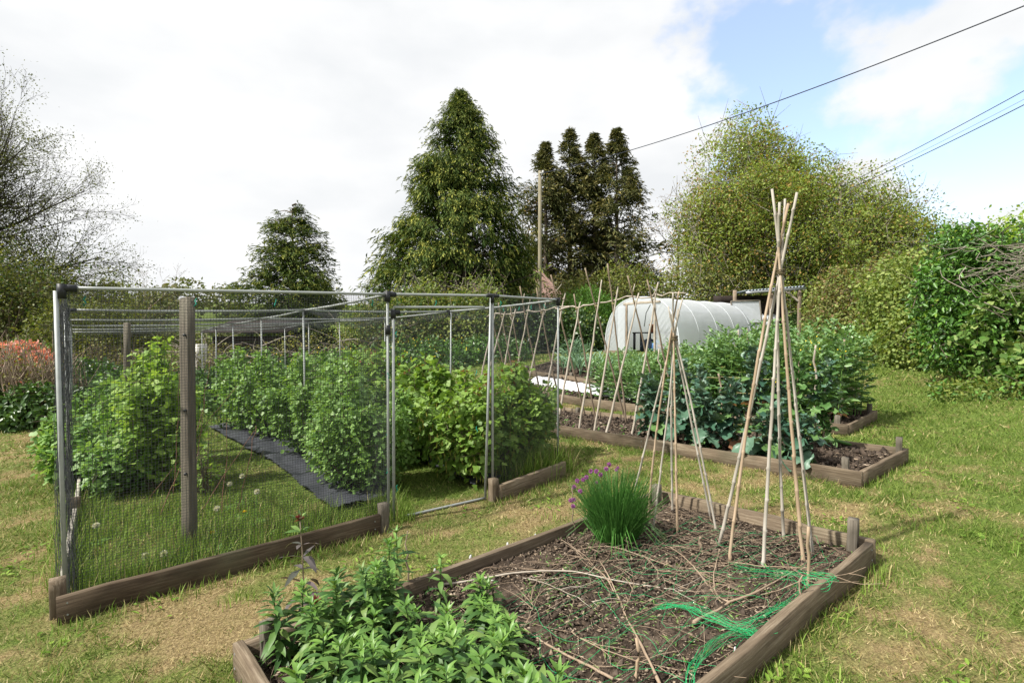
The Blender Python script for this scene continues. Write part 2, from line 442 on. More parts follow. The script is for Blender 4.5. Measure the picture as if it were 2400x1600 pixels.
L['kale'] = leafmat('kale_leaf', [(.028, .080, .050), (.055, .13, .08), (.105, .19, .125)], transl=.15, rough=.42, spec=.5, back=(.11, .175, .125))
L['kale_gr'] = leafmat('kale_green_leaf', [(.045, .115, .03), (.075, .165, .045), (.13, .235, .07)], transl=.2, rough=.5, spec=.4)
L['kale_old'] = leafmat('kale_dying_leaf', [(.36, .13, .05), (.45, .26, .16)], transl=.2)
L['bean'] = leafmat('bean_leaf', [(.085, .18, .06), (.15, .27, .095), (.23, .36, .15)], transl=.28, rough=.36, spec=.6)
L['leek'] = leafmat('leek_leaf', [(.10, .19, .11), (.17, .29, .18), (.24, .36, .25)], transl=.2, rough=.45)
L['salad'] = leafmat('salad_leaf', [(.09, .20, .045), (.17, .32, .075)], transl=.3)
L['yellow'] = leafmat('yellow_flower', [(.72, .52, .02), (.80, .65, .05)], transl=.2)
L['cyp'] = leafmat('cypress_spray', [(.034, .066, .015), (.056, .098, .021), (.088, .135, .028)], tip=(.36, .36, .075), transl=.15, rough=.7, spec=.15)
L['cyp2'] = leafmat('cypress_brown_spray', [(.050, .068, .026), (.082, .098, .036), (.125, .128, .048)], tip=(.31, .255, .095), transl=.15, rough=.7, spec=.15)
L['decid'] = leafmat('spring_leaf', [(.135, .20, .034), (.225, .305, .058), (.345, .40, .10)], transl=.42, rough=.6)
L['rust'] = leafmat('rust_leaf', [(.26, .175, .05), (.38, .255, .08)], transl=.35, rough=.6)
L['ivy'] = leafmat('ivy_leaf', [(.022, .05, .013), (.042, .085, .022), (.07, .125, .035)], transl=.12, rough=.35, spec=.5)
L['hazelh'] = leafmat('hedge_leaf', [(.075, .125, .020), (.15, .205, .04), (.25, .285, .065)], transl=.35, rough=.55)
L['hedge_lt'] = leafmat('pale_hedge_leaf', [(.12, .19, .04), (.21, .285, .065), (.33, .38, .11)], transl=.35, rough=.55)
L['hedge_br'] = leafmat('brown_hedge_leaf', [(.10, .13, .03), (.19, .185, .06), (.27, .17, .085)], transl=.3, rough=.6)
L['elder'] = leafmat('elder_leaf', [(.042, .115, .018), (.078, .19, .028), (.145, .30, .05)], transl=.26, rough=.42, spec=.5)
L['maple'] = leafmat('maple_leaf', [(.06, .14, .025), (.13, .23, .05), (.30, .38, .12)], transl=.35, rough=.5)
L['bright'] = leafmat('bright_tree_leaf', [(.17, .30, .03), (.28, .42, .05), (.36, .46, .08)], transl=.45, rough=.55)
L['gshrub'] = leafmat('bright_shrub_leaf', [(.05, .13, .02), (.09, .21, .028), (.14, .27, .04)], transl=.3, rough=.6)
L['bramble'] = leafmat('bramble_leaf', [(.10, .14, .03), (.19, .205, .05), (.26, .23, .075)], transl=.3, rough=.6)
L['dark'] = leafmat('dark_shrub_leaf', [(.027, .066, .015), (.054, .118, .025), (.09, .17, .04)], transl=.2, rough=.4, spec=.5)
L['leftgreen'] = leafmat('left_tree_leaf', [(.060, .080, .016), (.105, .125, .028), (.165, .175, .045)], transl=.35, rough=.6)
L['azalea'] = leafmat('azalea_flower', [(.55, .14, .12), (.66, .26, .21), (.74, .42, .34)], transl=.3)
L['acer'] = leafmat('purple_shrub_leaf', [(.055, .012, .018), (.10, .02, .03)], transl=.2)
L['pink'] = leafmat('pink_flower', [(.55, .04, .26), (.66, .10, .36)], transl=.2)
L['white'] = leafmat('white_flower', [(.70, .70, .66), (.8, .8, .78)], transl=.2)
L['clock'] = leafmat('dandelion_clock', [(.62, .62, .60), (.75, .75, .73)], transl=.4)
L['hill'] = leafmat('far_tree_leaf', [(.09, .12, .04), (.15, .17, .06), (.20, .19, .09)], transl=.2, rough=.8)

# ------------------------------------------------------------------ leaf clouds
TPL = {
 'diamond': (np.array([[0, 0, 0], [.45, .5, .10], [1, 0, -.04], [.45, -.5, .10]]), [np.array([[0, 1, 2], [0, 2, 3]])]),
 'ovate': (np.array([[0, 0, 0], [.28, .42, .09], [.68, .36, .05], [1, 0, -.12], [.68, -.36, .05], [.28, -.42, .09]]), [np.array([[0, 3, 2, 1], [0, 5, 4, 3]])]),
 'lobed': (np.array([[0, 0, 0], [.16, .50, .07], [.50, .29, .02], [.84, .31, .03], [1, 0, -.10], [.84, -.31, .03], [.50, -.29, .02], [.16, -.50, .07]]),
           [np.array([[0, 2, 1], [0, 7, 6], [0, 6, 2]]), np.array([[2, 6, 5, 4, 3]])]),
 'blade': (np.array([[0, .5, 0], [0, -.5, 0], [.55, -.38, .06], [.55, .38, .06], [1, 0, -.05]]), [np.array([[0, 1, 2, 3]]), np.array([[3, 2, 4]])]),
 'tri': (np.array([[0, .5, 0], [0, -.5, 0], [1, 0, 0]]), [np.array([[0, 1, 2]])]),
}
def unit(V): return V / (np.linalg.norm(V, axis=-1, keepdims=True) + 1e-9)
def rdir(n, rng=RNG):
    return unit(rng.normal(size=(n, 3)))
def leaves(P, D, N, Ln, W, shape='diamond', tip=None):
    """returns (V, F list, attr) for a cloud of leaves at P along D with normal N"""
    tv, tf = TPL[shape]; n = len(P); k = len(tv)
    D = unit(D); S_ = unit(np.cross(N, D)); N = np.cross(D, S_)
    Ln = np.broadcast_to(Ln, (n,)); W = np.broadcast_to(W, (n,))
    V = (P[:, None] + D[:, None] * (tv[None, :, 0, None] * Ln[:, None, None]) + S_[:, None] * (tv[None, :, 1, None] * W[:, None, None])
         + N[:, None] * (tv[None, :, 2, None] * Ln[:, None, None])).reshape(-1, 3)
    off = (np.arange(n) * k)[:, None, None]
    F = [(f[None] + off).reshape(-1, f.shape[1]) for f in tf]
    at = None if tip is None else np.repeat(np.broadcast_to(tip, (n,)), k)
    return V, F, at
def leaf_obj(name, parts, mat, parent=None, kind='stuff', **kw):
    V = []; F = {}; A = []; n = 0
    for v, f, a in parts:
        V.append(v)
        for x in f: F.setdefault(x.shape[1], []).append(x + n)
        A.append(a if a is not None else np.zeros(len(v)))
        n += len(v)
    me = mesh_np(name, np.concatenate(V), [np.concatenate(x) for x in F.values()], False, {'tip': np.concatenate(A)})
    return link(name, me, mat, parent, kind, **kw)
def blob_points(ells, n, shell=.45, lump=.35, lscale=1.1, seed=0, zmin=None, gap=.0, gscale=1.0):
    """points in the outer shell of a union of lumpy ellipsoids, with outward directions"""
    rng = np.random.default_rng(seed)
    E = np.asarray(ells, float)          # cx cy cz rx ry rz
    vol = (E[:, 3] * E[:, 4] + E[:, 3] * E[:, 5] + E[:, 4] * E[:, 5]); pr = vol / vol.sum()
    PP = []; OO = []; got = 0
    for _ in range(12):
        m = int(n * 1.7)
        i = rng.choice(len(E), m, p=pr)
        d = unit(rng.normal(size=(m, 3)))
        t = 1 - shell * rng.random(m) ** 1.4
        base = E[i, :3] + d * E[i, 3:]
        lf = 1 + lump * (vn3(base * lscale, seed + .3) * 1.4 + vn3(base * lscale * 2.7, seed + 5.) * .6 - 1.0)
        P = E[i, :3] + d * E[i, 3:] * (t * lf)[:, None]
        O = unit(d / E[i, 3:])
        keep = np.ones(m, bool)
        for q in range(len(E)):
            r = np.linalg.norm((P - E[q, :3]) / E[q, 3:], axis=1)
            keep &= (r > 1 - shell) | (i == q)
        if zmin is not None: keep &= P[:, 2] > zmin if not callable(zmin) else P[:, 2] > zmin(P[:, 0], P[:, 1])
        if gap > 0: keep &= vn3(P * gscale, seed + 9.) > gap * rng.random(m) + gap * .35
        PP.append(P[keep]); OO.append(O[keep]); got += keep.sum()
        if got >= n: break
    P = np.concatenate(PP)[:n]; O = np.concatenate(OO)[:n]
    return P, O
def blob_leaves(ells, n, size, aspect=.55, shape='diamond', seed=0, droop=.25, up=.55, tipf=None, **kw):
    if shape == 'ovate' and np.mean([math.hypot(e[0], e[1]) for e in ells]) > 16.5: shape = 'diamond'; aspect *= 1.1
    P, O = blob_points(ells, n, seed=seed, **kw)
    rng = np.random.default_rng(seed + 77); m = len(P)
    D = unit(O * .6 + rng.normal(size=(m, 3)) * .75 + np.array([0, 0, -droop]))
    N = unit(O * .5 + rng.normal(size=(m, 3)) * .55 + np.array([0, 0, up]))
    s = size * (.65 + .7 * rng.random(m))
    return leaves(P, D, N, s, s * aspect, shape, None if tipf is None else tipf(P, rng))
def stick_cloud(ells, n, length, rad, seed=0, up=.3, **kw):
    P, O = blob_points(ells, n, seed=seed, **kw)
    rng = np.random.default_rng(seed + 5); b = MB()
    for p, o in zip(P, O):
        d = o * .6 + rng.normal(size=3) * .6 + np.array([0, 0, up]); d /= np.linalg.norm(d)
        k = rng.normal(size=3) * .25; l = length * (.5 + rng.random())
        q = [p - d * l * .5, p + k * l * .3, p + d * l * .5 + k * l * .15 * rng.normal()]
        b.tube(q, [rad, rad * .8, rad * .35], 3, False)
    return b

# tree skeletons
def grow(mb, tips, p, d, length, rad, level, cfg, rng):
    nseg = cfg['seg'][level]; wob = cfg['wob'][level]; grav = cfg['grav'][level]
    P = [p.copy()]; dirs = []; q = p.copy(); dd = d.copy()
    for s in range(nseg):
        dd = dd + rng.normal(size=3) * wob + np.array([0, 0, grav]); dd /= np.linalg.norm(dd)
        q = q + dd * length / nseg; P.append(q.copy()); dirs.append(dd.copy())
    end = cfg['taper'][level]
    rr = rad * np.linspace(1, end, nseg + 1)
    mb.tube(P, rr, cfg['k'][level], False)
    last = level == len(cfg['seg']) - 1
    if level >= cfg.get('tipfrom', len(cfg['seg']) - 1):
        for s in range(1, nseg + 1): tips.append((P[s], dirs[s - 1]))
    if last: return
    nb = cfg['n'][level]
    for b in range(nb):
        f = cfg['start'][level] + (1 - cfg['start'][level]) * ((b + rng.random()) / nb)
        x = f * nseg; i = min(int(x), nseg - 1); pos = P[i] + (P[i + 1] - P[i]) * (x - i)
        a = rng.normal(size=3); a -= dirs[i] * a.dot(dirs[i]); a /= np.linalg.norm(a)
        sp = cfg['spread'][level] * (.7 + .6 * rng.random())
        nd = dirs[i] * math.cos(sp) + a * math.sin(sp); nd /= np.linalg.norm(nd)
        fl = cfg['len'][level] * (.65 + .6 * rng.random()) * (1.15 - .55 * f)
        r2 = rad * (1 + (end - 1) * f) * cfg['rr'][level]  # upper, outer sprays get more gold: light on clump tops put into the tint
        grow(mb, tips, pos, nd, length * fl, max(r2, cfg['rmin']), level + 1, cfg, rng)

# ------------------------------------------------------------------ beams, tubes
def beam_mesh(length, w, h, seed=0, cham=.10, jit=.004, n=6):
    """a board or post lying along local +X from 0, width Y, height Z (0..h), worn edges"""
    rng = np.random.default_rng(seed)
    c = min(w, h) * cham
    prof = np.array([[-w / 2 + c, 0], [w / 2 - c, 0], [w / 2, c], [w / 2, h - c], [w / 2 - c, h], [-w / 2 + c, h], [-w / 2, h - c], [-w / 2, c]])
    xs = np.linspace(0, length, n)
    V = np.array([[x, p[0], p[1]] for x in xs for p in prof])
    V[:, 1:] += rng.normal(size=(len(V), 2)) * jit * .5
    bow = np.interp(V[:, 0], xs, rng.normal(size=n) * jit); V[:, 1] += bow
    bow = np.interp(V[:, 0], xs, rng.normal(size=n) * jit); V[:, 2] += bow
    k = 8
    i = np.arange(n - 1)[:, None] * k; j = np.arange(k)[None]; j2 = (j + 1) % k
    F = np.stack([i + j, i + j2, i + k + j2, i + k + j], -1).reshape(-1, 4)[:, ::-1]
    return mesh_np('beam', V, [F, np.arange(k)[None], (np.arange(k)[::-1] + (n - 1) * k)[None]])
def beam(name, p0, p1, w, h, mat, parent=None, seed=0, up=(0, 0, 1), jit=.0032, n=9, **kw):
    """board from p0 to p1 (bottom centre line)"""
    p0 = Vector(p0); p1 = Vector(p1); X = (p1 - p0); ln = X.length; X.normalize()
    Y = Vector(up).cross(X).normalized(); Z = X.cross(Y)
    me = beam_mesh(ln, w, h, seed, jit=jit, n=n)
    o = link(name, me, mat, parent, **kw)
    o.matrix_basis = Matrix(((X.x, Y.x, Z.x, p0.x), (X.y, Y.y, Z.y, p0.y), (X.z, Y.z, Z.z, p0.z), (0, 0, 0, 1)))
    return o
SCREW = None
def screws(o, spots, w):
    """screw heads on both faces of a board, sub-parts of the board"""
    global SCREW
    if SCREW is None:
        b_ = MB(); b_.tube([(0, -.5, 0), (0, .5, 0)], .0055, 6); SCREW = b_.mesh('screw'); SCREW.materials.append(M['hoopgrey'])
    for x_, z_ in spots:
        q = bpy.data.objects.new('screw', SCREW); COL.objects.link(q); q.parent = o; q.matrix_basis = Matrix.Translation((x_, 0, z_)) @ Matrix.Diagonal((1, w + .004, 1, 1))
def stake(name, base, height, w, d, mat, parent=None, seed=0, lean=(0, 0), rz=0.0, bury=.1, **kw):
    """upright square post; base centre on the ground"""
    b = Vector(base); top = b + Vector((lean[0], lean[1], height))
    b2 = b - (top - b).normalized() * bury
    up = Vector((math.cos(rz), math.sin(rz), 0))
    X = (top - b2).normalized(); Y = up.cross(X).normalized(); Z = X.cross(Y)
    me = beam_mesh((top - b2).length, w, d, seed, cham=.05, jit=.0022)
    o = link(name, me, mat, parent, **kw)
    q = b2 - Z * (d / 2)
    o.matrix_basis = Matrix(((X.x, Y.x, Z.x, q.x), (X.y, Y.y, Z.y, q.y), (X.z, Y.z, Z.z, q.z), (0, 0, 0, 1)))
    return o
def tubeo(name, pts, r, mat, parent=None, k=6, smooth=True, **kw):
    b = MB(); b.tube(pts, r, k)
    return link(name, b.mesh(name, smooth), mat, parent, **kw)
def knobbly(p0, p1, r0, r1, seed, wob=.03, n=14, knob=.18):
    rng = np.random.default_rng(seed)
    t = np.linspace(0, 1, n)[:, None]
    P = np.asarray(p0) + (np.asarray(p1) - np.asarray(p0)) * t
    w = np.cumsum(rng.normal(size=(n, 3)), 0); w -= w[0] + (w[-1] - w[0]) * t
    w = w + .9 * rng.normal(size=(n, 3))
    P = P + w * wob / math.sqrt(n) * 1.6
    r = (r0 + (r1 - r0) * t[:, 0]) * (1 + knob * rng.normal(size=n) * .6)
    return P, np.abs(r)

# ------------------------------------------------------------------ ground
BED1 = [(1.35, 4.80), (2.42, 3.57), (-.25, 1.35), (-1.32, 2.58)]
BED2 = [(-1.50, 11.02), (3.48, 5.27), (4.58, 6.14), (-.40, 11.89)]
BED3 = [(-.10, 13.30), (4.88, 7.69), (6.08, 8.83), (1.05, 14.40)]
BED4 = [(.30, 15.05), (6.35, 10.20), (7.45, 11.35), (1.30, 16.25)]
MEM1 = [(-5.87, 10.1), (-3.12, 6.85), (-1.71, 4.90), (-1.22, 5.26), (-1.55, 6.05), (-2.35, 7.35), (-5.1, 10.75)]
MEM2 = [(-3.6, 10.6), (-1.74, 7.75), (-.85, 6.25), (-.42, 5.55), (.1, 5.95), (-.3, 6.8), (-1.2, 8.1), (-3.0, 11.0)]
def gline(a, b, n, g=1.28):
    s = np.cumsum(g ** np.arange(n)); return a + (b - a) * s / s[-1]
gx = np.concatenate([gline(-13, -420, 16)[::-1], np.arange(-13, 14.01, .16), gline(14, 420, 16)])
gy = np.concatenate([gline(.4, -60, 8)[::-1], np.arange(.4, 20.01, .16), gline(20, 420, 18)])
X, Y = np.meshgrid(gx, gy)
Z = H(X, Y) + (fbm(X * 2.2, Y * 2.2, 4, 3) - .5) * .045 * sst(60, 20, np.hypot(X, Y))
for pl in (BED1, BED2, BED3, BED4):
    Z = np.where(inside(pl, X, Y), Z - .05, Z)
nx, ny = len(gx), len(gy)
ii = (np.arange(ny - 1)[:, None] * nx + np.arange(nx - 1)[None]).ravel()
F = np.stack([ii, ii + 1, ii + nx + 1, ii + nx], 1)
me = mesh_np('ground', np.stack([X, Y, Z], -1).reshape(-1, 3), [F], True, {'dry': dryness(X, Y)})
link('ground', me, M['ground'], kind='structure')

def Gz(x, y):
    return H(x, y) + (fbm(np.asarray(x) * 2.2, np.asarray(y) * 2.2, 4, 3) - .5) * .045
def G3(x, y, dz=0.0):
    return (x, y, float(Gz(x, y)) + dz)
def grass_zone(y0, y1, dens, ln, w, rng):
    x1 = 1.12 * y1
    n = int(dens * 2 * x1 * (y1 - y0))
    x = rng.uniform(-x1, x1, n); y = rng.uniform(y0, y1, n)
    keep = np.abs(x) < 1.08 * y + .3
    keep &= (x > -11.5) & (x < 12.5)
    for pl in (BED1, BED2, BED3, BED4, MEM1, MEM2): keep &= ~inside(pl, x, y)
    x = x[keep]; y = y[keep]; n = len(x)
    dr = dryness(x, y)
    thin = rng.random(n) < 1.05 - .12 * dr
    x, y, dr = x[thin], y[thin], dr[thin]; n = len(x)
    P = np.stack([x, y, Gz(x, y) - .004], 1)
    az = rng.uniform(0, 2 * math.pi, n); lean = rng.uniform(.35, 1.35, n) + .12 * dr
    D = np.stack([np.cos(az) * np.sin(lean), np.sin(az) * np.sin(lean), np.cos(lean).clip(.08)], 1)
    N = unit(np.cross(D, rdir(n, rng)))
    l = ln * (.5 + rng.random(n)) * (1 - .25 * dr); lush = fbm(x * 1.7, y * 1.7, 31, 3)
    l *= .7 + .9 * sst(.45, .75, lush) * (1 - dr)
    tip = np.where(rng.random(n) < np.clip(.06 + .86 * dr, 0, .92), .6 + .4 * rng.random(n), .22 * rng.random(n) * (dr + .3))
    return leaves(P, D, N, l, w * (.7 + .6 * rng.random(n)), 'tri', tip)
rg = np.random.default_rng(21)
leaf_obj('grass', [grass_zone(1.0, 4.2, 4600, .050, .0052, rg), grass_zone(4.2, 7.2, 2250, .058, .0085, rg),
                   grass_zone(7.2, 12, 760, .075, .015, rg), grass_zone(12, 19, 260, .10, .028, rg)], M['grass'],
         label='short patchy mown lawn grass, green with straw coloured dry areas', cat='grass')

# tufts of long grass along the boards and inside the cage
def tufts(pts, n, ln, w, spread, rng, dry=.1):
    pts = np.asarray(pts, float); i = rng.integers(0, len(pts), n)
    xy = pts[i] + rng.normal(size=(n, 2)) * spread
    P = np.stack([xy[:, 0], xy[:, 1], Gz(xy[:, 0], xy[:, 1]) - .01], 1)
    az = rng.uniform(0, 2 * math.pi, n); le = np.abs(rng.normal(size=n)) * .55
    D = np.stack([np.cos(az) * np.sin(le), np.sin(az) * np.sin(le), np.cos(le)], 1)
    N = unit(np.cross(D, np.stack([-np.sin(az), np.cos(az), 0 * az], 1)))
    return leaves(P, D, N, ln * (.4 + rng.random(n)), w * (.7 + .6 * rng.random(n)), 'blade', np.where(rng.random(n) < dry, .7, .05))
def along(a, b, n, off=(0, 0)):
    t = np.linspace(0, 1, n)[:, None]
    return (np.asarray(a) + (np.asarray(b) - np.asarray(a)) * t + np.asarray(off))
bd = [along((-2.9, 3.5), (-1.15, 4.75), 40), along((-3.0, 3.6), (-4.6, 5.6), 40), along((-2.5, 3.95), (-1.6, 4.6), 20, (0, .2)), along((-2.75, 3.6), (-2.4, 4.3), 16)]
edge = [along((2.5, 3.55), (-.2, 1.25), 60, (.03, -.03)), along((3.5, 5.2), (4.7, 6.15), 20), along((-.15, 5.12), (.65, 6.0), 24, (.05, -.06)), along((-1.1, 4.38), (-2.7, 3.05), 40, (.03, -.05)),
        along((1.4, 4.95), (2.5, 3.7), 20, (.05, .05)), along((-1.35, 2.65), (1.3, 4.9), 40, (-.03, .05))]
leaf_obj('long_grass', [tufts(np.concatenate(bd), 5200, .18, .006, .10, rg), tufts(np.array([(-3.3, 4.6), (-3.0, 4.9), (-3.4, 5.2), (-2.6, 4.9), (-3.7, 4.9), (-2.35, 4.75)]), 5200, .10, .006, .28, rg),
                        tufts(np.array([(-1.0, 4.72), (-1.12, 4.95), (-2.55, 4.12), (-2.62, 4.22), (-1.25, 4.9)]), 900, .20, .006, .07, rg),
                        tufts(np.array([(.3, 6.05), (.45, 6.2), (.2, 5.95), (.5, 6.35), (.1, 5.9)]), 1500, .32, .008, .12, rg),
                        tufts(np.concatenate(edge), 2600, .075, .006, .05, rg, .3)], M['lush'],
         label='tufts of longer green grass inside the fruit cage and along the boards', cat='long grass')

# clumps, clover and plantain in the lawn
rw_ = np.random.default_rng(33); cl_ = []
while len(cl_) < 150:
    y_ = rw_.uniform(2.2, 11); x_ = rw_.uniform(-1, 1) * 1.0 * y_
    if any(inside(pl, np.array(x_), np.array(y_)) for pl in (BED1, BED2, BED3, BED4, MEM1, MEM2)) or inside([(-2.87, 3.2), (.6, 6.1), (-6.8, 16.5), (-11, 13.2)], np.array(x_), np.array(y_)): continue
    cl_.append((x_, y_))
cl_ = np.array(cl_)
wx = np.repeat(cl_[:70], 14, 0) + rw_.normal(size=(980, 2)) * .09; wn_ = len(wx); wa = rw_.uniform(0, 6.28, wn_)
leaf_obj('lawn_weeds', [tufts(cl_[70:], 3600, .085, .006, .06, rw_, .15),
                        leaves(np.stack([wx[:, 0], wx[:, 1], Gz(wx[:, 0], wx[:, 1]) + .012], 1), np.stack([np.cos(wa), np.sin(wa), rw_.uniform(.05, .6, wn_)], 1), np.repeat([[0, 0, 1.0]], wn_, 0) + rw_.normal(size=(wn_, 3)) * .3, rw_.uniform(.025, .06, wn_), rw_.uniform(.016, .03, wn_), 'ovate')], M['lush'],
         label='scattered coarse tufts, clover and plantain leaves in the lawn', cat='lawn weeds')

# ------------------------------------------------------------------ raised beds
def raised_bed(name, q, label, hgt=.16, fill=.085, th=.045, mat='board', seed=0, res=.03, posts=(), step=False, amp=.03):
    """q = corners; boards stand outside the soil"""
    cx = sum(p[0] for p in q) / 4; cy = sum(p[1] for p in q) / 4
    root = thing(name, (cx, cy, Hf(cx, cy)), label, 'raised bed')
    for i in range(4):
        a = np.array(q[i]); b = np.array(q[(i + 1) % 4])
        d = (b - a) / np.linalg.norm(b - a); nrm = np.array([d[1], -d[0]])
        if nrm.dot(a - np.array([cx, cy])) < 0: nrm = -nrm
        ext = th if i % 2 == 0 else -.003
        nseg = 1 if not step else max(1, round(np.linalg.norm(b - a) / 2.6))
        a2 = a - d * ext + nrm * th / 2; b2 = b + d * ext + nrm * th / 2
        for s in range(nseg):
            u, v = a2 + (b2 - a2) * (s / nseg), a2 + (b2 - a2) * ((s + 1) / nseg)
            v = v - d * .004 if s < nseg - 1 else v
            bo = beam('board', (u[0], u[1], Hf(*u) - .03), (v[0], v[1], Hf(*v) - .03), th, hgt + .03 - (.006 if i % 2 else 0), M[mat], root, seed * 11 + i * 3 + s)
            if seed < 3:
                l_ = float(np.linalg.norm(v - u)); screws(bo, [(.03, .08), (.035, .15), (l_ - .03, .075), (l_ - .034, .148)], th)
    for k, (x, y, hh, w, rz) in enumerate(posts):
        stake('corner_post', (x, y, Hf(x, y)), hh, w, w * 1.25, M['post'] if mat == 'board' else M[mat], root, seed * 7 + k, rz=rz)
    # soil
    nu = max(8, int(np.hypot(q[1][0] - q[0][0], q[1][1] - q[0][1]) / res)); nv = max(8, int(np.hypot(q[3][0] - q[0][0], q[3][1] - q[0][1]) / res))
    U, V_ = np.meshgrid(np.linspace(.002, .998, nu), np.linspace(.002, .998, nv))
    A, B, C_, D_ = [np.array(p) for p in q]
    xy = (A * ((1 - U) * (1 - V_))[..., None] + B * (U * (1 - V_))[..., None] + C_ * (U * V_)[..., None] + D_ * ((1 - U) * V_)[..., None])
    x, y = xy[..., 0], xy[..., 1]
    z = H(x, y) + fill + amp * 2 * (fbm(x * 5, y * 5, seed, 3) - .5) + amp * 1.4 * (fbm(x * 19, y * 19, seed + 4, 3) - .5)
    ii = (np.arange(nv - 1)[:, None] * nu + np.arange(nu - 1)[None]).ravel()
    me = mesh_np('soil', np.stack([x, y, z], -1).reshape(-1, 3), [np.stack([ii, ii + 1, ii + nu + 1, ii + nu], 1)], True)
    link('soil', me, M['soil'], root)
    return root
def bedpoint(q, u, v):
    A, B, C_, D_ = [np.array(p) for p in q]
    return A * ((1 - u) * (1 - v)) + B * (u * (1 - v)) + C_ * (u * v) + D_ * ((1 - u) * v)
def crumbs(name, parent, q, n, size, seed, mat, flat=1.0, fill=.085, urange=(.01, .99)):
    """small lumps lying on the soil"""
    rng = np.random.default_rng(seed)
    u = rng.uniform(*urange, n); v = rng.uniform(.015, .985, n)
    A, B, C_, D_ = [np.array(p) for p in q]
    xy = A * ((1 - u) * (1 - v))[:, None] + B * (u * (1 - v))[:, None] + C_ * (u * v)[:, None] + D_ * ((1 - u) * v)[:, None]
    c = np.stack([xy[:, 0], xy[:, 1], H(xy[:, 0], xy[:, 1]) + fill + .006], 1)
    s = size * (.35 + rng.random(n) ** 3 * 1.9)
    base = np.array([[1, 0, -.3], [-.5, .87, -.3], [-.5, -.87, -.3], [.2, .1, .8]])
    az = rng.uniform(0, 6.28, n); ca, sa = np.cos(az), np.sin(az)
    J = base[None] + rng.normal(size=(n, 4, 3)) * .35
    J[..., 2] *= flat
    if flat < .5: J[..., 0] *= 1.0 + 2.2 * rng.random((n, 1))
    V = np.stack([J[..., 0] * ca[:, None] - J[..., 1] * sa[:, None], J[..., 0] * sa[:, None] + J[..., 1] * ca[:, None], J[..., 2]], -1) * s[:, None, None] + c[:, None]
    F = (np.array([[0, 2, 1], [0, 1, 3], [1, 2, 3], [2, 0, 3]])[None] + (np.arange(n) * 4)[:, None, None]).reshape(-1, 3)
    return link(name, mesh_np(name, V.reshape(-1, 3), [F]), mat, parent, 'stuff')

bed1 = raised_bed('raised_bed', BED1, 'near raised bed of weathered boards holding netted bare soil, canes and chives', .165, .075, .045, seed=1, res=.02, amp=.02,
                  posts=[(2.35, 3.60, .30, .062, .86), (1.30, 4.70, .25, .06, .86), (-1.20, 2.58, .27, .062, .86)])
crumbs('soil_crumb', bed1, BED1, 12500, .011, 3, M['crumb'], fill=.075)
crumbs('wood_chip', bed1, BED1, 13000, .0052, 4, M['chip'], .22, fill=.08)
bed2 = raised_bed('raised_bed', BED2, 'second raised bed, with kale and hazel bean poles standing in dark soil', .16, .09, .045, seed=2, res=.05, step=True,
                  posts=[(3.42, 5.38, .27, .06, .86), (4.50, 6.10, .30, .06, .86), (.52, 8.84, .22, .07, .86), (1.25, 9.98, .20, .06, .86)])
crumbs('soil_crumb', bed2, BED2, 4500, .025, 5, M['crumb'], fill=.10)
crumbs('wood_chip', bed2, BED2, 4000, .014, 6, M['chip'], .25, fill=.10)
bed3 = raised_bed('raised_bed', BED3, 'third raised bed, with broad beans at one end and white fleece at the other', .16, .09, .045, seed=3, res=.07, step=True,
                  posts=[(4.84, 7.80, .28, .07, .86), (5.99, 8.80, .28, .07, .86), (.95, 12.3, .22, .07, .86), (2.3, 10.8, .22, .07, .86)])
crumbs('soil_crumb', bed3, BED3, 4000, .03, 7, M['crumb'], fill=.10)
bed4 = raised_bed('raised_bed', BED4, 'farthest raised bed, with leeks and salad, in front of the polytunnel', .17, .09, .045, seed=4, res=.08, step=True,
                  posts=[(.42, 15.1, .26, .08, .86), (1.6, 14.1, .24, .08, .86), (3.0, 12.95, .24, .08, .86)])
crumbs('soil_crumb', bed4, BED4, 3500, .035, 8, M['crumb'], fill=.10)

# ------------------------------------------------------------------ fruit cage
CH = 2.03
FL = np.array((-2.87, 3.36)); MM = np.array((-1.10, 4.66)); DR = np.array((-.27, 5.22)); FR = np.array((.55, 6.28))
dl = np.array((-.638, .770)); dm = np.array((-.60, .80))
BAY = 2.55; NB = 5
cage = thing('fruit_cage', (FL[0], FL[1], Hf(*FL)), 'walk-in fruit cage of grey metal tubes hung with dark netting', 'fruit cage')
def c3(p, z): return np.array([p[0], p[1], Hf(p[0], p[1]) + z])
rows = {'l': [FL + dl * BAY * k for k in range(NB + 1)], 'm': [MM + dm * BAY * k for k in range(NB + 1)], 'r': [FR + dm * BAY * k for k in range(NB + 1)]}
def pole(p, top=CH, r=.0115, lean=(0, 0), name='pole', bot=-.1):
    a = c3(p, bot); b = c3(p, top) + np.array([lean[0], lean[1], 0])
    return tubeo(name, [a, a + (b - a) * .5, b], r, M['metal'], cage, 8)
def joint(p, s=.024, l=.075, axis=None, z=CH):
    c = c3(p, z); b = MB()
    b.tube([c - [0, 0, l * .9], c + [0, 0, s]], s, 8)
    if axis is not None:
        for ax in axis:
            ax = np.append(np.asarray(ax, float), 0); b.tube([c, c + ax * l], s * .95, 8)
    return link('corner_joint', b.mesh('corner_joint'), M['black'], cage)
fdir = (FR - FL) / np.linalg.norm(FR - FL)
for k, row in rows.items():
    for i, p in enumerate(row):
        r = .0135 if (k == 'l' and i == 0) else .0115
        lean = (-.02, -.02) if (k == 'l' and i == 0) else (random.uniform(-.02, .02), random.uniform(-.02, .02)) if i else (0, 0)
        pole(p, CH - .02, r, lean)
        if i < 2: joint(p, .026 if i == 0 else .02, axis=[fdir if k != 'r' else -fdir, dl if k == 'l' else dm])
pole(MM + fdir * .055, CH - .13, .012); pole(DR, CH - .02, .0125, (.06, .05)); pole(DR + np.array((.075, .035)), CH - .02, .0125, (.0, .02))
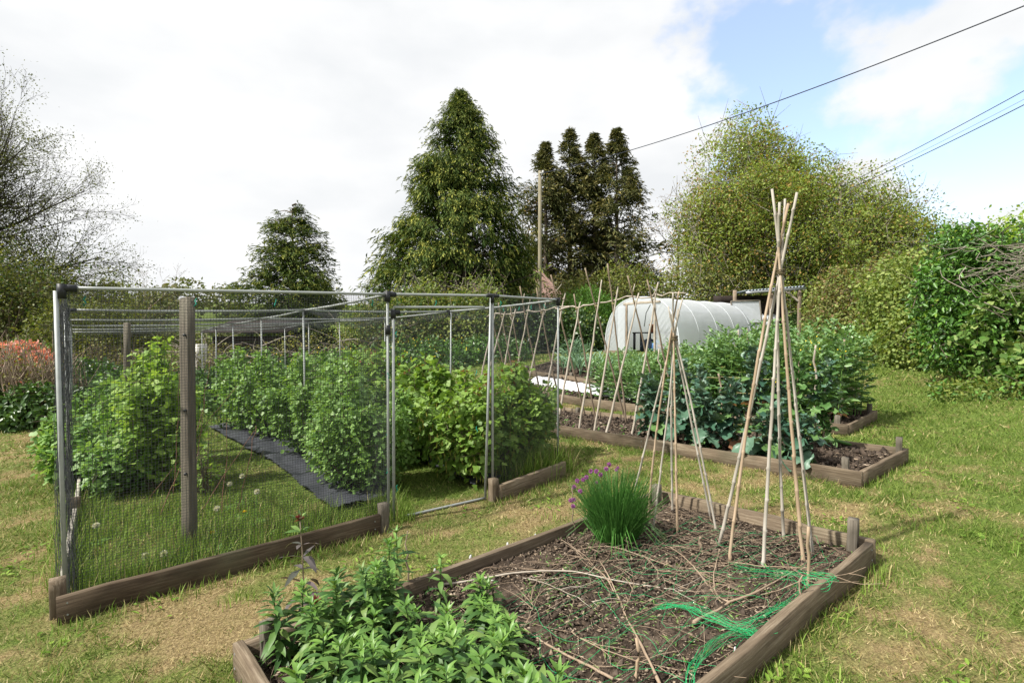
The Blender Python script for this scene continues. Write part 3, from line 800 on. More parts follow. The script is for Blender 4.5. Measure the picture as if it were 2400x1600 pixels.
joint(DR + np.array((.075, .035)), .02, axis=[fdir, -fdir]); joint(MM + fdir * .055, .024, .06, axis=[fdir], z=CH - .16); joint(MM, .026, .06, z=CH - .30)
def rail(a, b, z=CH, sag=0.0, r=.0125, n=12, name='rail'):
    t = np.linspace(0, 1, n)
    P = np.array([c3(a + (b - a) * q, z - sag * 4 * q * (1 - q)) for q in t])
    return tubeo(name, P, r, M['metal'], cage, 8)
rail(FL, MM, r=.0125); rail(MM, DR + np.array((.075, .035))); rail(DR + np.array((.075, .035)), FR)
rail(MM + fdir * .06, DR, CH - .115, r=.012, name='door_rail'); rail(MM + fdir * .16, DR, .02, r=.012, name='door_rail')
for i in range(NB):
    for k in 'lmr': rail(rows[k][i], rows[k][i + 1], sag=.012)
for i in range(1, NB + 1):
    rail(rows['l'][i], rows['m'][i], sag=.015); rail(rows['m'][i], rows['r'][i], sag=.02)
# netting: fine crossing strands
def net_panel(fn, nu, nv, su, sv, w):
    """fn(u,v)->xyz; nu strands along v, nv strands along u"""
    Vs = []; Fs = []; n = 0
    def strand(P, wv):
        nonlocal n
        k = len(P); Vs.append(np.concatenate([P - wv * w, P + wv * w]))
        i = np.arange(k - 1); Fs.append(np.stack([i, i + 1, i + k + 1, i + k], 1) + n); n += 2 * k
    for u in np.linspace(0, 1, nu):
        P = fn(np.full(sv, u), np.linspace(0, 1, sv)); Q = fn(np.full(sv, min(u + .002, 1.0)), np.linspace(0, 1, sv)) - fn(np.full(sv, min(u + .002, 1.0) - .002), np.linspace(0, 1, sv))
        strand(P, unit(Q))
    for v in np.linspace(0, 1, nv):
        P = fn(np.linspace(0, 1, su), np.full(su, v)); Q = fn(np.linspace(0, 1, su), np.full(su, min(v + .002, 1.0))) - fn(np.linspace(0, 1, su), np.full(su, min(v + .002, 1.0) - .002))
        strand(P, unit(Q))
    return np.concatenate(Vs), np.concatenate(Fs)
netV = []; netF = []; off = 0
def addnet(*a):
    global off
    V, F_ = net_panel(*a); netV.append(V); netF.append(F_ + off); off += len(V)
def wall(a, b, z0=0.0, z1=CH, bulge=.02, seed=0.0):
    def fn(u, v):
        p = a[None] + (b - a)[None] * u[:, None]
        z = H(p[:, 0], p[:, 1]) + z0 + (z1 - z0) * v
        nrm = np.array([(b - a)[1], -(b - a)[0]]) / np.linalg.norm(b - a)
        q = (fbm(u * 5 + seed, v * 4, seed, 2) - .5) * 2 * bulge
        return np.stack([p[:, 0] + nrm[0] * q, p[:, 1] + nrm[1] * q, z], 1)
    return fn
addnet(wall(FL, MM, .06, CH, .02, 1), 110, 100, 24, 24, .0011)
addnet(wall(DR + .03, FR, .06, CH, .02, 2), 56, 100, 14, 24, .0011)
addnet(wall(rows['l'][0], rows['l'][1], .1, CH, .05, 3), 110, 80, 24, 24, .0008)
addnet(wall(rows['l'][1], rows['l'][5], .1, CH, .05, 4), 200, 50, 40, 20, .0010)
addnet(wall(rows['r'][0], rows['r'][2], .06, CH, .03, 5), 160, 80, 30, 20, .0009)
addnet(wall(MM + fdir * .07, MM + fdir * .07 + dm * .85, .05, CH - .1, .05, 6), 36, 90, 14, 20, .0007)
def roof(k0, k1, i):
    a, b, c, d = rows[k0][i], rows[k1][i], rows[k1][i + 1], rows[k0][i + 1]
    def fn(u, v):
        p = a[None] * ((1 - u) * (1 - v))[:, None] + b[None] * (u * (1 - v))[:, None] + c[None] * (u * v)[:, None] + d[None] * ((1 - u) * v)[:, None]
        s = .085 * (16 * u * (1 - u) * v * (1 - v)) ** .8 + .03 * 4 * v * (1 - v)
        return np.stack([p[:, 0], p[:, 1], H(p[:, 0], p[:, 1]) + CH + .012 - s], 1)
    return fn
for i in range(NB):
    n = 84 if i == 0 else 60
    addnet(roof('l', 'm', i), n, n, 16, 16, .0006 if i == 0 else .0007); addnet(roof('m', 'r', i), n, n, 16, 16, .0006 if i == 0 else .0007)
def hang(a, b, drop, seed):
    def fn(u, v):
        p = a[None] + (b - a)[None] * u[:, None]
        s_ = .10 * 4 * u * (1 - u)
        return np.stack([p[:, 0] + .03 * np.sin(u * 9 + seed + v * 3), p[:, 1] + .03 * np.cos(u * 7 + v * 4 + seed), H(p[:, 0], p[:, 1]) + CH - s_ * v - drop * v * (.8 + .35 * np.sin(u * 11 + seed))], 1)
    return fn
for i in range(1, NB + 1):
    addnet(hang(rows['l'][i], rows['m'][i], .075, i), 150, 9, 20, 4, .0009); addnet(hang(rows['m'][i], rows['r'][i], .075, i + 9), 150, 9, 20, 4, .0009)
for i in range(NB):
    addnet(hang(rows['m'][i], rows['m'][i + 1], .05, i + 20), 120, 7, 20, 4, .0008); addnet(hang(rows['r'][i], rows['r'][i + 1], .075, i + 30), 120, 8, 20, 4, .0008)
link('netting', mesh_np('netting', np.concatenate(netV), [np.concatenate(netF)]), M['net'], cage, 'stuff')
# rolled spare net hanging at the near corner, and clips
def net_bunch(p, h, r, seed):
    rng = np.random.default_rng(seed); b = MB()
    for q in range(15):
        x0 = rng.normal(size=2) * r; pts = [c3(p, h * t) + np.append(x0 * (1.3 - .5 * t) + rng.normal(size=2) * r * .25, 0) for t in np.linspace(0, 1, 14)]
        b.tube(pts, .0012, 3, False)
    return link('net_bunch', b.mesh('net_bunch'), M['net'], cage, 'stuff')
net_bunch(FL + dl * .16, CH - .05, .035, 1); net_bunch(FL + dl * .34, CH - .08, .03, 2); net_bunch(FL + np.array((-.05, .03)), CH - .1, .02, 3); net_bunch(FL + dl * .08 + np.array((.02, .0)), CH - .1, .02, 4)
clipb = MB(); clipb.tube([(0, 0, 0), (.012, 0, -.02), (.0, .01, -.045), (.015, .01, -.06)], .005, 4)
clipme = clipb.mesh('clip'); clipme.materials.append(M['clip'])
clips = [FL + fdir * .12, FL + fdir * 1.3, FL + fdir * .75, MM - fdir * .15, DR + fdir * .2, MM + fdir * .5]
cp = [c3(p, CH - .05) for p in clips] + [c3(rows['r'][0] + dm * t, CH - .03) for t in (.25, .5, .75, 1.1)] + [c3(MM + fdir * .0, z) for z in (.5, .83, 1.35)] + [c3(DR - fdir * .1, z) for z in (.75, 1.3)] + [c3(MM + fdir * .09, z) for z in (.32, 1.7)]
for p in cp:
    o = link('clip', clipme, None, cage); o.matrix_basis = Matrix.Translation(Vector(p)) @ Matrix.Rotation(random.uniform(0, 6), 4, 'Z')

# edging boards of the cage
def edging(label, a, b, th, h, stub, mat, seed):
    a = np.array(a); b = np.array(b)
    t = thing('timber_edging', (a[0], a[1], Hf(*a)), label, 'edging board')
    bo = beam('board', c3(a, -.03), c3(b, -.03), th, h + .03, M[mat], t, seed)
    l_ = float(np.linalg.norm(b - a)); screws(bo, [(.05, .08), (.05, .15), (l_ - .05, .08), (l_ - .05, .145)], th)
    for k, (p, hh, w) in enumerate(stub): stake('end_post', c3(np.array(p), 0), hh, w, w * 1.1, M['post'] if k else M['board'], t, seed + k + 3, rz=.68)
    return t
edging('long dark edging board across the front left of the fruit cage', (-2.72, 3.12), (-1.12, 4.43), .05, .16, [((-2.80, 3.22), .23, .075), ((-1.10, 4.47), .235, .07)], 'board_dark', 31)
edging('short brown edging board at the front right of the fruit cage', (-.13, 5.16), (.60, 6.02), .05, .16, [((-.18, 5.17), .225, .075)], 'board', 41)
edging('bleached edging board down the left side of the fruit cage', (-2.97, 3.46), (-7.2, 8.9), .03, .17, [((-4.05, 4.85), .26, .07)], 'whitewood', 51)

# wooden posts inside the cage
wp = thing('wooden_post', (-2.58, 4.18, Hf(-2.58, 4.18)), 'tall thick grey brown timber post near the front of the fruit cage', 'wooden post')
stake('shaft', (-2.58, 4.18, Hf(-2.58, 4.18)), 2.02, .165, .06, M['post'], wp, 3, lean=(-.07, .12), rz=.9)
for z in (.62, 1.12, 1.72):
    q = np.array((-2.58, 4.18)) + np.array((-.07, .12)) * z / 2.02
    b = MB(); b.tube([(q[0] + .015, q[1] - .055, Hf(*q) + z), (q[0] + .018, q[1] - .075, Hf(*q) + z)], .012, 6)
    link('bolt', b.mesh('bolt'), M['black'], wp)
wp2 = thing('wooden_post', (-5.55, 7.55, Hf(-5.55, 7.55)), 'grey timber post standing among the raspberries further back in the cage', 'wooden post')
stake('shaft', (-5.55, 7.55, Hf(-5.55, 7.55)), 1.98, .115, .06, M['post'], wp2, 4, lean=(.02, .02), rz=.9)

# ------------------------------------------------------------------ weed membranes
def sheet(name, poly, label, cat, mat, dz, seed, res=.03):
    P = np.array(poly); x0, y0 = P.min(0); x1, y1 = P.max(0)
    X, Y = np.meshgrid(np.arange(x0, x1 + res, res), np.arange(y0, y1 + res, res))
    ok = inside(poly, X, Y)
    Z = Gz(X, Y) + dz + .02 + .05 * (fbm(X * 3, Y * 3, seed, 3) - .42) * sst(0, 1, fbm(X, Y, seed + 2, 2) + .4) + .018 * np.abs(np.sin(X * 9 + Y * 5 + 3 * vn(X * 2, Y * 2, seed)))
    nx = X.shape[1]; ny = X.shape[0]
    ii = (np.arange(ny - 1)[:, None] * nx + np.arange(nx - 1)[None])
    m = ok[:-1, :-1] & ok[1:, :-1] & ok[:-1, 1:] & ok[1:, 1:]; ii = ii[m]
    me = mesh_np(name, np.stack([X, Y, Z], -1).reshape(-1, 3), [np.stack([ii, ii + 1, ii + nx + 1, ii + nx], 1)], True)
    return link(name, me, mat, None, None, label, cat)
sheet('weed_membrane', MEM1, 'black weed membrane under the gooseberry row in the middle of the cage', 'membrane', M['membrane'], .03, 1)
sheet('weed_membrane', MEM2, 'black weed membrane under the redcurrant row at the right of the cage', 'membrane', M['membrane'], .03, 2)

# ------------------------------------------------------------------ fruit bushes
LEAFME = {}
def leaf_parts(t, P, D, N, s, mat, shape='lobed'):
    """large near leaves, each an object of its own"""
    if mat.name not in LEAFME:
        tv, tf = TPL[shape]; me = mesh_np('leaf', tv * [1, .95, 1], tf); me.materials.append(mat); LEAFME[mat.name] = me
    D = unit(D); S_ = unit(np.cross(N, D)); N = np.cross(D, S_); inv = Matrix.Translation(-Vector(t.location))
    for p, d, q, n_, l in zip(P, D, S_, N, s):
        o = bpy.data.objects.new('leaf', LEAFME[mat.name]); COL.objects.link(o); o.parent = t; o.matrix_parent_inverse = inv
        o.matrix_basis = Matrix(((d[0] * l, q[0] * l, n_[0] * l, p[0]), (d[1] * l, q[1] * l, n_[1] * l, p[1]), (d[2] * l, q[2] * l, n_[2] * l, p[2]), (0, 0, 0, 1)))
def fruit_bush(label, x, y, h, rx, ry, kind, seed, n=4200, size=.055, name='fruit_bush', z0=.18, group=None, single=0):
    rng = np.random.default_rng(seed); g = float(Gz(x, y))
    t = thing(name, (x, y, g), label, 'fruit bush', group)
    b = MB(); pts = []; dirs = []
    ns = 26 if kind != 'rasp' else 12
    for s in range(ns):
        az = rng.uniform(0, 6.28); rr = math.sqrt(rng.random()) * .98
        top = np.array([x + math.cos(az) * rr * rx, y + math.sin(az) * rr * ry, g + h * (1.0 - .40 * rr ** 2) * rng.uniform(.72, 1.04)])
        p0 = np.array([x + math.cos(az) * .1 * rr, y + math.sin(az) * .1 * rr, g - .02])
        mid = (p0 + top) / 2 + np.array([math.cos(az) * rr * rx * .25, math.sin(az) * rr * ry * .25, .0]) + rng.normal(size=3) * .03
        P = spline([p0, mid, top], 9); b.tube(P, np.linspace(.009, .003, 9), 4, False)
        m = n // ns
        f = rng.random(m) ** .7; f = f * (1 - z0 / h) + z0 / h
        Q = np.stack([np.interp(f * 8, np.arange(9), P[:, q]) for q in range(3)], 1)
        off = rdir(m, rng) * np.array([1, 1, .7]); rad = (.05 + .15 * rng.random(m))[:, None] * (1.15 - .55 * f)[:, None]
        pts.append(Q + off * rad); dirs.append(off)
        for _ in range(5):
            i = rng.integers(3, 9); e = P[i] + rdir(1, rng)[0] * np.array([.22, .22, .12])
            b.tube([P[i], (P[i] + e) / 2 + rng.normal(size=3) * .02, e], [.004, .003, .0015], 3, False)
    link('stems', b.mesh('stems'), M['twig'], t, 'stuff')
    P = np.concatenate(pts); O = np.concatenate(dirs); m = len(P)
    keep = P[:, 2] > g + .05; P = P[keep]; O = O[keep]; m = len(P)
    D = unit(O + rng.normal(size=(m, 3)) * .5 + np.array([0, 0, -.25])); N = unit(rng.normal(size=(m, 3)) * .45 + np.array([-.15, 0, 1]) + O * .35)
    s = size * (.55 + .75 * rng.random(m))
    if single:                                                   # the leaves that show largest are parts of their own
        sc = s * (1 + .4 * rng.random(m)) / (P[:, 1] + .35 * np.abs(P[:, 0] - x)) ** 1.6
        o_ = np.argsort(-sc); a_, P2 = o_[:single], P
        leaf_parts(t, P[a_], D[a_], N[a_], s[a_], L[kind])
        o_ = o_[single:]
        leaf_obj('foliage', [leaves(P[o_], D[o_], N[o_], s[o_], s[o_] * .95, 'lobed')], L[kind], t)
    else:
        leaf_obj('foliage', [leaves(P, D, N, s, s * .95, 'lobed')], L[kind], t)
    return t, P, rng
for k, (x, y, h, rx, ry, lab) in enumerate([
    (-1.62, 5.72, 1.34, .60, .60, 'gooseberry bush at the near end of the middle row, over the black membrane'),
    (-2.25, 6.68, 1.46, .66, .66, 'second gooseberry bush from the near end of the middle row'),
    (-2.95, 7.65, 1.55, .82, .82, 'third gooseberry bush of the middle row in the fruit cage'),
    (-3.8, 8.8, 1.6, .92, .92, 'fourth gooseberry bush of the middle row in the fruit cage'),
    (-5.00, 10.0, 1.6, 1.0, 1.0, 'farthest gooseberry bush of the middle row in the fruit cage')]):
    t, P, rg2 = fruit_bush(lab, x, y, h, rx, ry, 'goose', 100 + k, 8600 - k * 700, .046 + .007 * k, 'gooseberry_bush', .17)
for k, (x, y, h, rx, ry, lab) in enumerate([
    (-.42, 6.00, 1.33, .62, .62, 'redcurrant bush nearest the cage door, with big lobed leaves hanging low'),
    (.12, 6.72, 1.28, .5, .5, 'redcurrant bush in the right corner of the cage by the short edging board'),
    (-1.15, 7.10, 1.45, .72, .72, 'second redcurrant bush behind the door posts of the cage'),
    (-2.0, 8.35, 1.55, .85, .85, 'tall redcurrant bush further back in the right row of the cage'),
    (-3.1, 9.9, 1.55, .8, .8, 'farthest redcurrant bush in the right row of the cage')]):
    t, P, rg2 = fruit_bush(lab, x, y, h, rx, ry, 'currant', 200 + k, 3300 if k < 2 else 3600, .074 + .007 * k, 'redcurrant_bush', .2, single=260 if k < 3 else 0)
    hi = P[P[:, 2] > np.quantile(P[:, 2], .93)]; q = hi[rg2.choice(len(hi), 26)]
    leaf_obj('tip_leaves', [leaves(q + [0, 0, .02], unit(rg2.normal(size=(26, 3)) + [0, 0, .8]), rdir(26, rg2), .05, .045, 'lobed')], L['currant_red'], t)
    q = P[rg2.choice(len(P), 620)]; q = q - [0, 0, .04]
    leaf_obj('flower_tassels', [leaves(q + rg2.normal(size=q.shape) * .012, np.array([0, 0, -1.0]) + rg2.normal(size=q.shape) * .12, rdir(len(q), rg2), .085, .014, 'diamond')], L['tassel'], t)
for k, (x, y, h, rx, ry, lab, kd) in enumerate([
    (-4.05, 5.98, 1.68, .34, .34, 'tall bright green raspberry plant beside the thick timber post', 'rasp'),
    (-4.75, 7.0, 1.72, .45, .45, 'tall raspberry plant behind the foremost one at the left of the cage', 'rasp'),
    (-5.05, 6.35, .86, .55, .45, 'low leafy raspberry clump at the left edge of the cage', 'rasp_low'),
    (-4.45, 5.95, .72, .42, .40, 'low raspberry clump in front of the tall raspberry plant', 'rasp_low'),
    (-5.6, 7.0, .95, .55, .5, 'raspberry clump further back along the left side of the cage', 'rasp_low'),
    (-3.35, 5.75, .62, .16, .16, 'small thin raspberry shoot to the right of the thick timber post', 'rasp'),
    (-6.6, 8.6, 1.2, .6, .6, 'farthest raspberry clump along the left side of the cage', 'rasp_low')]):
    fruit_bush(lab, x, y, h, rx, ry, kd, 300 + k, [1900, 2000, 3000, 2200, 2400, 150, 2200][k], [.085, .085, .075, .072, .08, .06, .085][k], 'raspberry_plant', .25 if h > 1 else .05, single=220 if k in (0, 2, 3) else 0)
# bare raspberry canes
for k, (x, y, dx, dy, h) in enumerate([(-3.9, 5.55, .6, .75, 1.15), (-3.55, 5.5, -.12, .3, 1.35), (-3.5, 5.62, -.10, .2, 1.25), (-3.35, 4.95, .02, .7, .95), (-3.05, 5.0, .35, .5, .75), (-2.75, 4.98, -.12, .3, .85), (-2.68, 5.1, .05, .3, .8), (-3.4, 5.55, .0, .4, 1.5)]):
    p0 = np.array(G3(x, y, -.03)); p1 = p0 + [dx, dy, h + .03]
    P, r = knobbly(p0, p1, .0042, .003, 400 + k, .012, 12, .1)
    tubeo('raspberry_cane', P, r, M['redcane'], None, 5, label=['bare brown raspberry cane leaning far to the right, leftmost by the tall raspberry', 'bare upright raspberry cane just left of the timber post', 'bare raspberry cane tilting left beside the timber post', 'bare raspberry cane rooted nearest the front board, left of the timber post', 'short bare raspberry cane leaning towards the timber post', 'bare reddish cane just right of the timber post', 'thin bare cane right of the timber post by the dandelions', 'tallest bare raspberry cane left of the timber post'][k], cat='cane')
# dandelions
def dandelion(x, y, h, yellow, label, k):
    t = thing('dandelion', G3(x, y), label, 'dandelion'); g = np.array(G3(x, y)); rng = np.random.default_rng(k)
    top = g + [rng.normal() * .02, rng.normal() * .02, h]
    tubeo('stem', spline([g, (g + top) / 2 + rng.normal(size=3) * .01, top], 6), .0028, L['salad'], t, 4)
    n = 160 if not yellow else 60
    d = rdir(n, rng)
    if yellow: d[:, 2] = np.abs(d[:, 2]) * .5 + .1
    leaf_obj('flower_head', [leaves(np.repeat(top[None], n, 0) + d * .004, d, rdir(n, rng), .025 if not yellow else .019, .005, 'diamond')], L['yellow'] if yellow else L['clock'], t)
    a = rng.uniform(0, 6.28, 7); D = np.stack([np.cos(a), np.sin(a), .35 + 0 * a], 1)
    leaf_obj('leaves', [leaves(np.repeat(g[None], 7, 0), D, np.repeat([[0, 0, 1.0]], 7, 0), .12, .03, 'blade')], L['salad'], t)
for k, (x, y, h, yl, lab) in enumerate([
    (-2.78, 5.15, .27, 0, 'dandelion clock on the lawn, left one of the pair by the membrane'), (-2.70, 5.28, .30, 0, 'dandelion clock on the lawn, right one of the pair by the membrane'),
    (-2.30, 4.72, .30, 0, 'small ragged dandelion clock right of the post on a tall stem'), (-2.52, 4.50, .24, 0, 'large dandelion clock just right of the timber post'),
    (-3.45, 4.35, .17, 0, 'white dandelion clock in the long grass at the far left of the cage'), (-2.62, 3.92, .10, 0, 'dandelion clock low by the front board, right of its twin'), (-2.74, 3.90, .09, 0, 'dandelion clock low by the front board, left of its twin'),
    (-2.42, 4.20, .12, 1, 'yellow dandelion flower at the foot of the timber post'), (-2.52, 4.9, .08, 1, 'small yellow dandelion flower on the lawn behind the post')]):
    dandelion(x, y, h, yl, lab, 500 + k)
# low weeds by the front board
for k, (x, y) in enumerate([(-2.28, 4.05), (-2.0, 4.3), (-1.78, 4.42)]):
    g = np.array(G3(x, y)); rng = np.random.default_rng(530 + k); n = 26
    a = rng.uniform(0, 6.28, n); D = np.stack([np.cos(a), np.sin(a), rng.uniform(.2, 1.2, n)], 1)
    leaf_obj('weed', [leaves(g + rng.normal(size=(n, 3)) * [.05, .05, .005], D, np.repeat([[0, 0, 1.0]], n, 0) + rng.normal(size=(n, 3)) * .2, .13 * rng.uniform(.5, 1, n), .04, 'ovate')], L['salad'], None, None,
             label=['broad leaved weed behind the front board, nearest the timber post', 'broad leaved weed behind the middle of the front board', 'leafy weed behind the front board, nearest the door posts'][k], cat='weed')

# ------------------------------------------------------------------ front bed: wigwams
SOIL1 = .075
def s1(x, y, dz=0.0): return np.array([x, y, Hf(x, y) + SOIL1 + dz])
def cane_pts(p0, p1, seed, bend=.012, n=26):
    rng = np.random.default_rng(seed)
    t = np.linspace(0, 1, n)[:, None]; P = p0 + (p1 - p0) * t
    b = rng.normal(size=3); P = P + b * bend * (4 * t * (1 - t)) * np.linalg.norm(p1 - p0)
    r = np.ones(n)
    return P, r
def cane(name, p0, p1, r0, r1, mat, parent, seed):
    rng = np.random.default_rng(seed); p0 = np.asarray(p0); p1 = np.asarray(p1)
    ln = np.linalg.norm(p1 - p0); nodes = np.arange(rng.uniform(.05, .2), ln, .21 * rng.uniform(.85, 1.15))
    ts = [0.0, 1.0]; rr = {0.0: 1.0, 1.0: 1.0}
    for nd in nodes:
        for o, k in ((-.016, 1.0), (-.005, 1.22), (.004, 1.25), (.014, .97)):
            q = min(max((nd + o) / ln, .001), .999); ts.append(q); rr[q] = k
    ts = np.array(sorted(set(ts)))
    bend = rng.normal(size=3) * .008 * ln
    P = p0 + (p1 - p0) * ts[:, None] + bend * (4 * ts * (1 - ts))[:, None] + rng.normal(size=(len(ts), 3)) * .0012
    r = np.array([rr[q] for q in ts]) * (r0 + (r1 - r0) * ts)
    return tubeo(name, P, r, mat, parent, 7)
def wigwam(label, feet, tie, ztop, seed, r=(.0085, .006), names=None):
    t = thing('cane_wigwam', (tie[0], tie[1], Hf(tie[0], tie[1]) + SOIL1), label, 'cane wigwam')
    rng = np.random.default_rng(seed); tie = np.array(tie)
    for k, (x, y) in enumerate(feet):
        p0 = s1(x, y, -.06)
        a = 2 * math.pi * k / len(feet)
        near = tie + np.array([(x - tie[0]) * .035, (y - tie[1]) * .035, 0]) + rng.normal(size=3) * [.006, .006, 0]
        d = near - p0; L_ = (ztop[k] - p0[2]) / d[2]
        cane('cane', p0, p0 + d * L_, r[0] * rng.uniform(.85, 1.15), r[1] * rng.uniform(.9, 1.1), M['cane'] if k % 3 == 1 else M['cane_grey'], t, seed + k)
    b = MB()
    for q in range(5):
        th = np.linspace(0, 6.4, 18); z = tie[2] + (q - 2) * .008
        rad = .026 + .003 * math.sin(q * 2)
        b.tube(np.stack([tie[0] + np.cos(th) * rad, tie[1] + np.sin(th) * rad, z + .004 * np.sin(th * 2 + q)], 1), .0035, 4, False)
    link('twine', b.mesh('twine'), M['darktwine'], t, 'stuff')
    return t
wigwam('tall bamboo cane wigwam at the right end of the near bed', [(1.49, 3.79), (1.45, 3.50), (1.64, 3.42), (2.02, 3.88), (1.94, 3.47), (2.05, 3.55)],
       (1.885, 3.70, 2.07), [2.62, 2.56, 2.60, 2.55, 2.50, 2.66], 601, (.0115, .0085))
wigwam('shorter bamboo cane wigwam beside the chives in the near bed', [(1.02, 4.58), (1.13, 4.37), (1.09, 4.09), (1.39, 4.53), (1.27, 4.01), (1.65, 4.31), (1.59, 4.05)],
       (1.32, 4.28, 1.60), [1.92, 1.98, 1.84, 1.97, 1.78, 1.86, 1.80], 621, (.0095, .0065))

# chives
ct = thing('chive_clump', s1(.78, 3.92), 'thick green clump of chives with purple flower heads in the near bed', 'chives')
rng = np.random.default_rng(640); n = 1150
b = MB()
c0 = s1(.78, 3.92)
for k in range(n):
    az = rng.uniform(0, 6.28); rr = math.sqrt(rng.random()) * .13; le = rng.uniform(0, .48) * (rr / .13) ** .7 + .04
    p = c0 + [math.cos(az) * rr, math.sin(az) * rr, -.01]; h = rng.uniform(.32, .63) * (1 - .25 * rr / .13)
    d = np.array([math.cos(az) * math.sin(le), math.sin(az) * math.sin(le), math.cos(le)])
    e = p + d * h + np.array([math.cos(az), math.sin(az), 0]) * h * .2 * rng.random() - [0, 0, h * .12 * rng.random() * le * 3]
    m = p + d * h * .55
    b.tube([p, m, e], [.0028, .0026, .0008], 3, False)
for k in range(60):
    az = rng.uniform(0, 6.28); p = c0 + [math.cos(az) * .12, math.sin(az) * .12, 0]; e = p + np.array([math.cos(az) * .26, math.sin(az) * .26, rng.uniform(-.03, .14)])
    b.tube([p, (p + e) / 2 + [0, 0, .13], e], [.003, .0026, .001], 3, False)
link('leaves', b.mesh('leaves'), L['chive'], ct, 'stuff')
fl = [(-.28, .10, .42), (-.24, .06, .44), (-.30, .14, .36), (-.22, .02, .47), (-.18, .08, .50), (-.15, .0, .52), (-.11, .05, .48), (-.27, .0, .37), (-.31, .05, .29), (-.33, .10, .27), (-.32, .02, .25), (-.07, .03, .53), (-.04, .08, .55), (.0, .0, .53), (.03, .1, .52), (-.13, .12, .40), (.06, .05, .50), (.16, .1, .44), (-.05, -.08, .33), (.05, -.05, .40), (-.18, -.03, .30), (.1, -.08, .36)]
for k, (dx, dy, h) in enumerate(fl[:16]):
    e = c0 + [dx, dy, h]; p = c0 + [dx * .3, dy * .3, 0]
    st = tubeo('flower_stalk', spline([p, p + (e - p) * [.35, .35, .55], e], 7), .0022, L['chive'], ct, 4)
    m = 90; big = k < 13
    d = rdir(m, rng); r_ = .016 if big else .009
    leaf_obj('flower', [leaves(np.repeat(e[None], m, 0) + d * .004, d, rdir(m, rng), r_, .005, 'diamond')], L['chive_fl'], st, None)

# short stakes, rods and labels in the near bed
for name, (x, y), h, lean, r, mat, lab in [
    ('rod', (.50, 4.07), .36, (-.03, .02), .006, 'hazel_brown', 'thin dark rod standing left of the chives'),
    ('stake', (1.78, 3.13), .36, (-.01, .0), .010, 'cane', 'bamboo stake by the right board, in front of the tall wigwam'),
    ('stick', (1.55, 2.89), .19, (.06, .0), .006, 'stick', 'short crooked stick beside the green net near the right board'),
    ('stake', (.54, 2.30), .21, (.01, .0), .009, 'cane', 'short cane stub at the bottom edge beside the perennials'),
    ('peg', (1.33, 3.70), .09, (.01, .01), .013, 'hazel_brown', 'short brown peg in the soil between the two wigwams'),
    ('peg', (.81, 3.74), .09, (.0, .0), .011, 'hazel_brown', 'short brown peg in front of the chives'),
    ('peg', (-.12, 2.90), .21, (.01, .0), .011, 'bark', 'dark cut stick with a pale top behind the perennials'),
    ('stick', (-.67, 3.33), .32, (.0, .02), .007, 'hazel_brown', 'thin knobbly upright stick by the left board of the near bed')]:
    p0 = s1(x, y, -.05); p1 = p0 + [lean[0], lean[1], h + .05]
    P, rr = knobbly(p0, p1, r, r * (.85 if r > .008 else .5), int(x * 100) + 660, .012, 9, .12)
    o = tubeo(name, P, rr, M[mat], None, 7, label=lab, cat=name)
    if 'pale top' in lab:
        o2 = tubeo('cut_end', [P[-1] - (P[-1] - P[-2]) * .02, P[-1] + (P[-1] - P[-2]) * .09], rr[-1] * 1.02, M['whitelabel'], o, 7)
for k, (x, y, lab) in enumerate([(-.50, 3.36, 'white plant label by the left board, nearest the perennials'), (-.29, 3.55, 'white plant label by the left board, second from the perennials'),
                                 (-.03, 3.75, 'white plant label by the left board, third from the perennials'), (.18, 3.90, 'white plant label by the left board, nearest the chives'), (1.05, 2.44, 'white plant label at the right board near the bottom edge')]):
    p = s1(x, y); b = MB(); rz = .69 + random.uniform(-.2, .2)
    V = np.array([[-.008, 0, -.03], [.008, 0, -.03], [.009, 0, .07], [.004, 0, .08], [-.004, 0, .08], [-.009, 0, .07]])
    V2 = V + [0, .0015, 0]; V = np.concatenate([V, V2]); V[:, 0] += V[:, 2] * random.uniform(-.15, .15)
    ca, sa = math.cos(rz), math.sin(rz); V = np.stack([V[:, 0] * ca - V[:, 1] * sa, V[:, 0] * sa + V[:, 1] * ca, V[:, 2]], 1) + p
    i = np.arange(6); b.add(V, [np.array([[0, 1, 2, 3, 4, 5]]), np.array([[11, 10, 9, 8, 7, 6]]), np.stack([i, i + 6, (i + 1) % 6 + 6, (i + 1) % 6], 1)])
    link('plant_label', b.mesh('plant_label'), M['whitelabel'], None, None, lab, 'plant label')

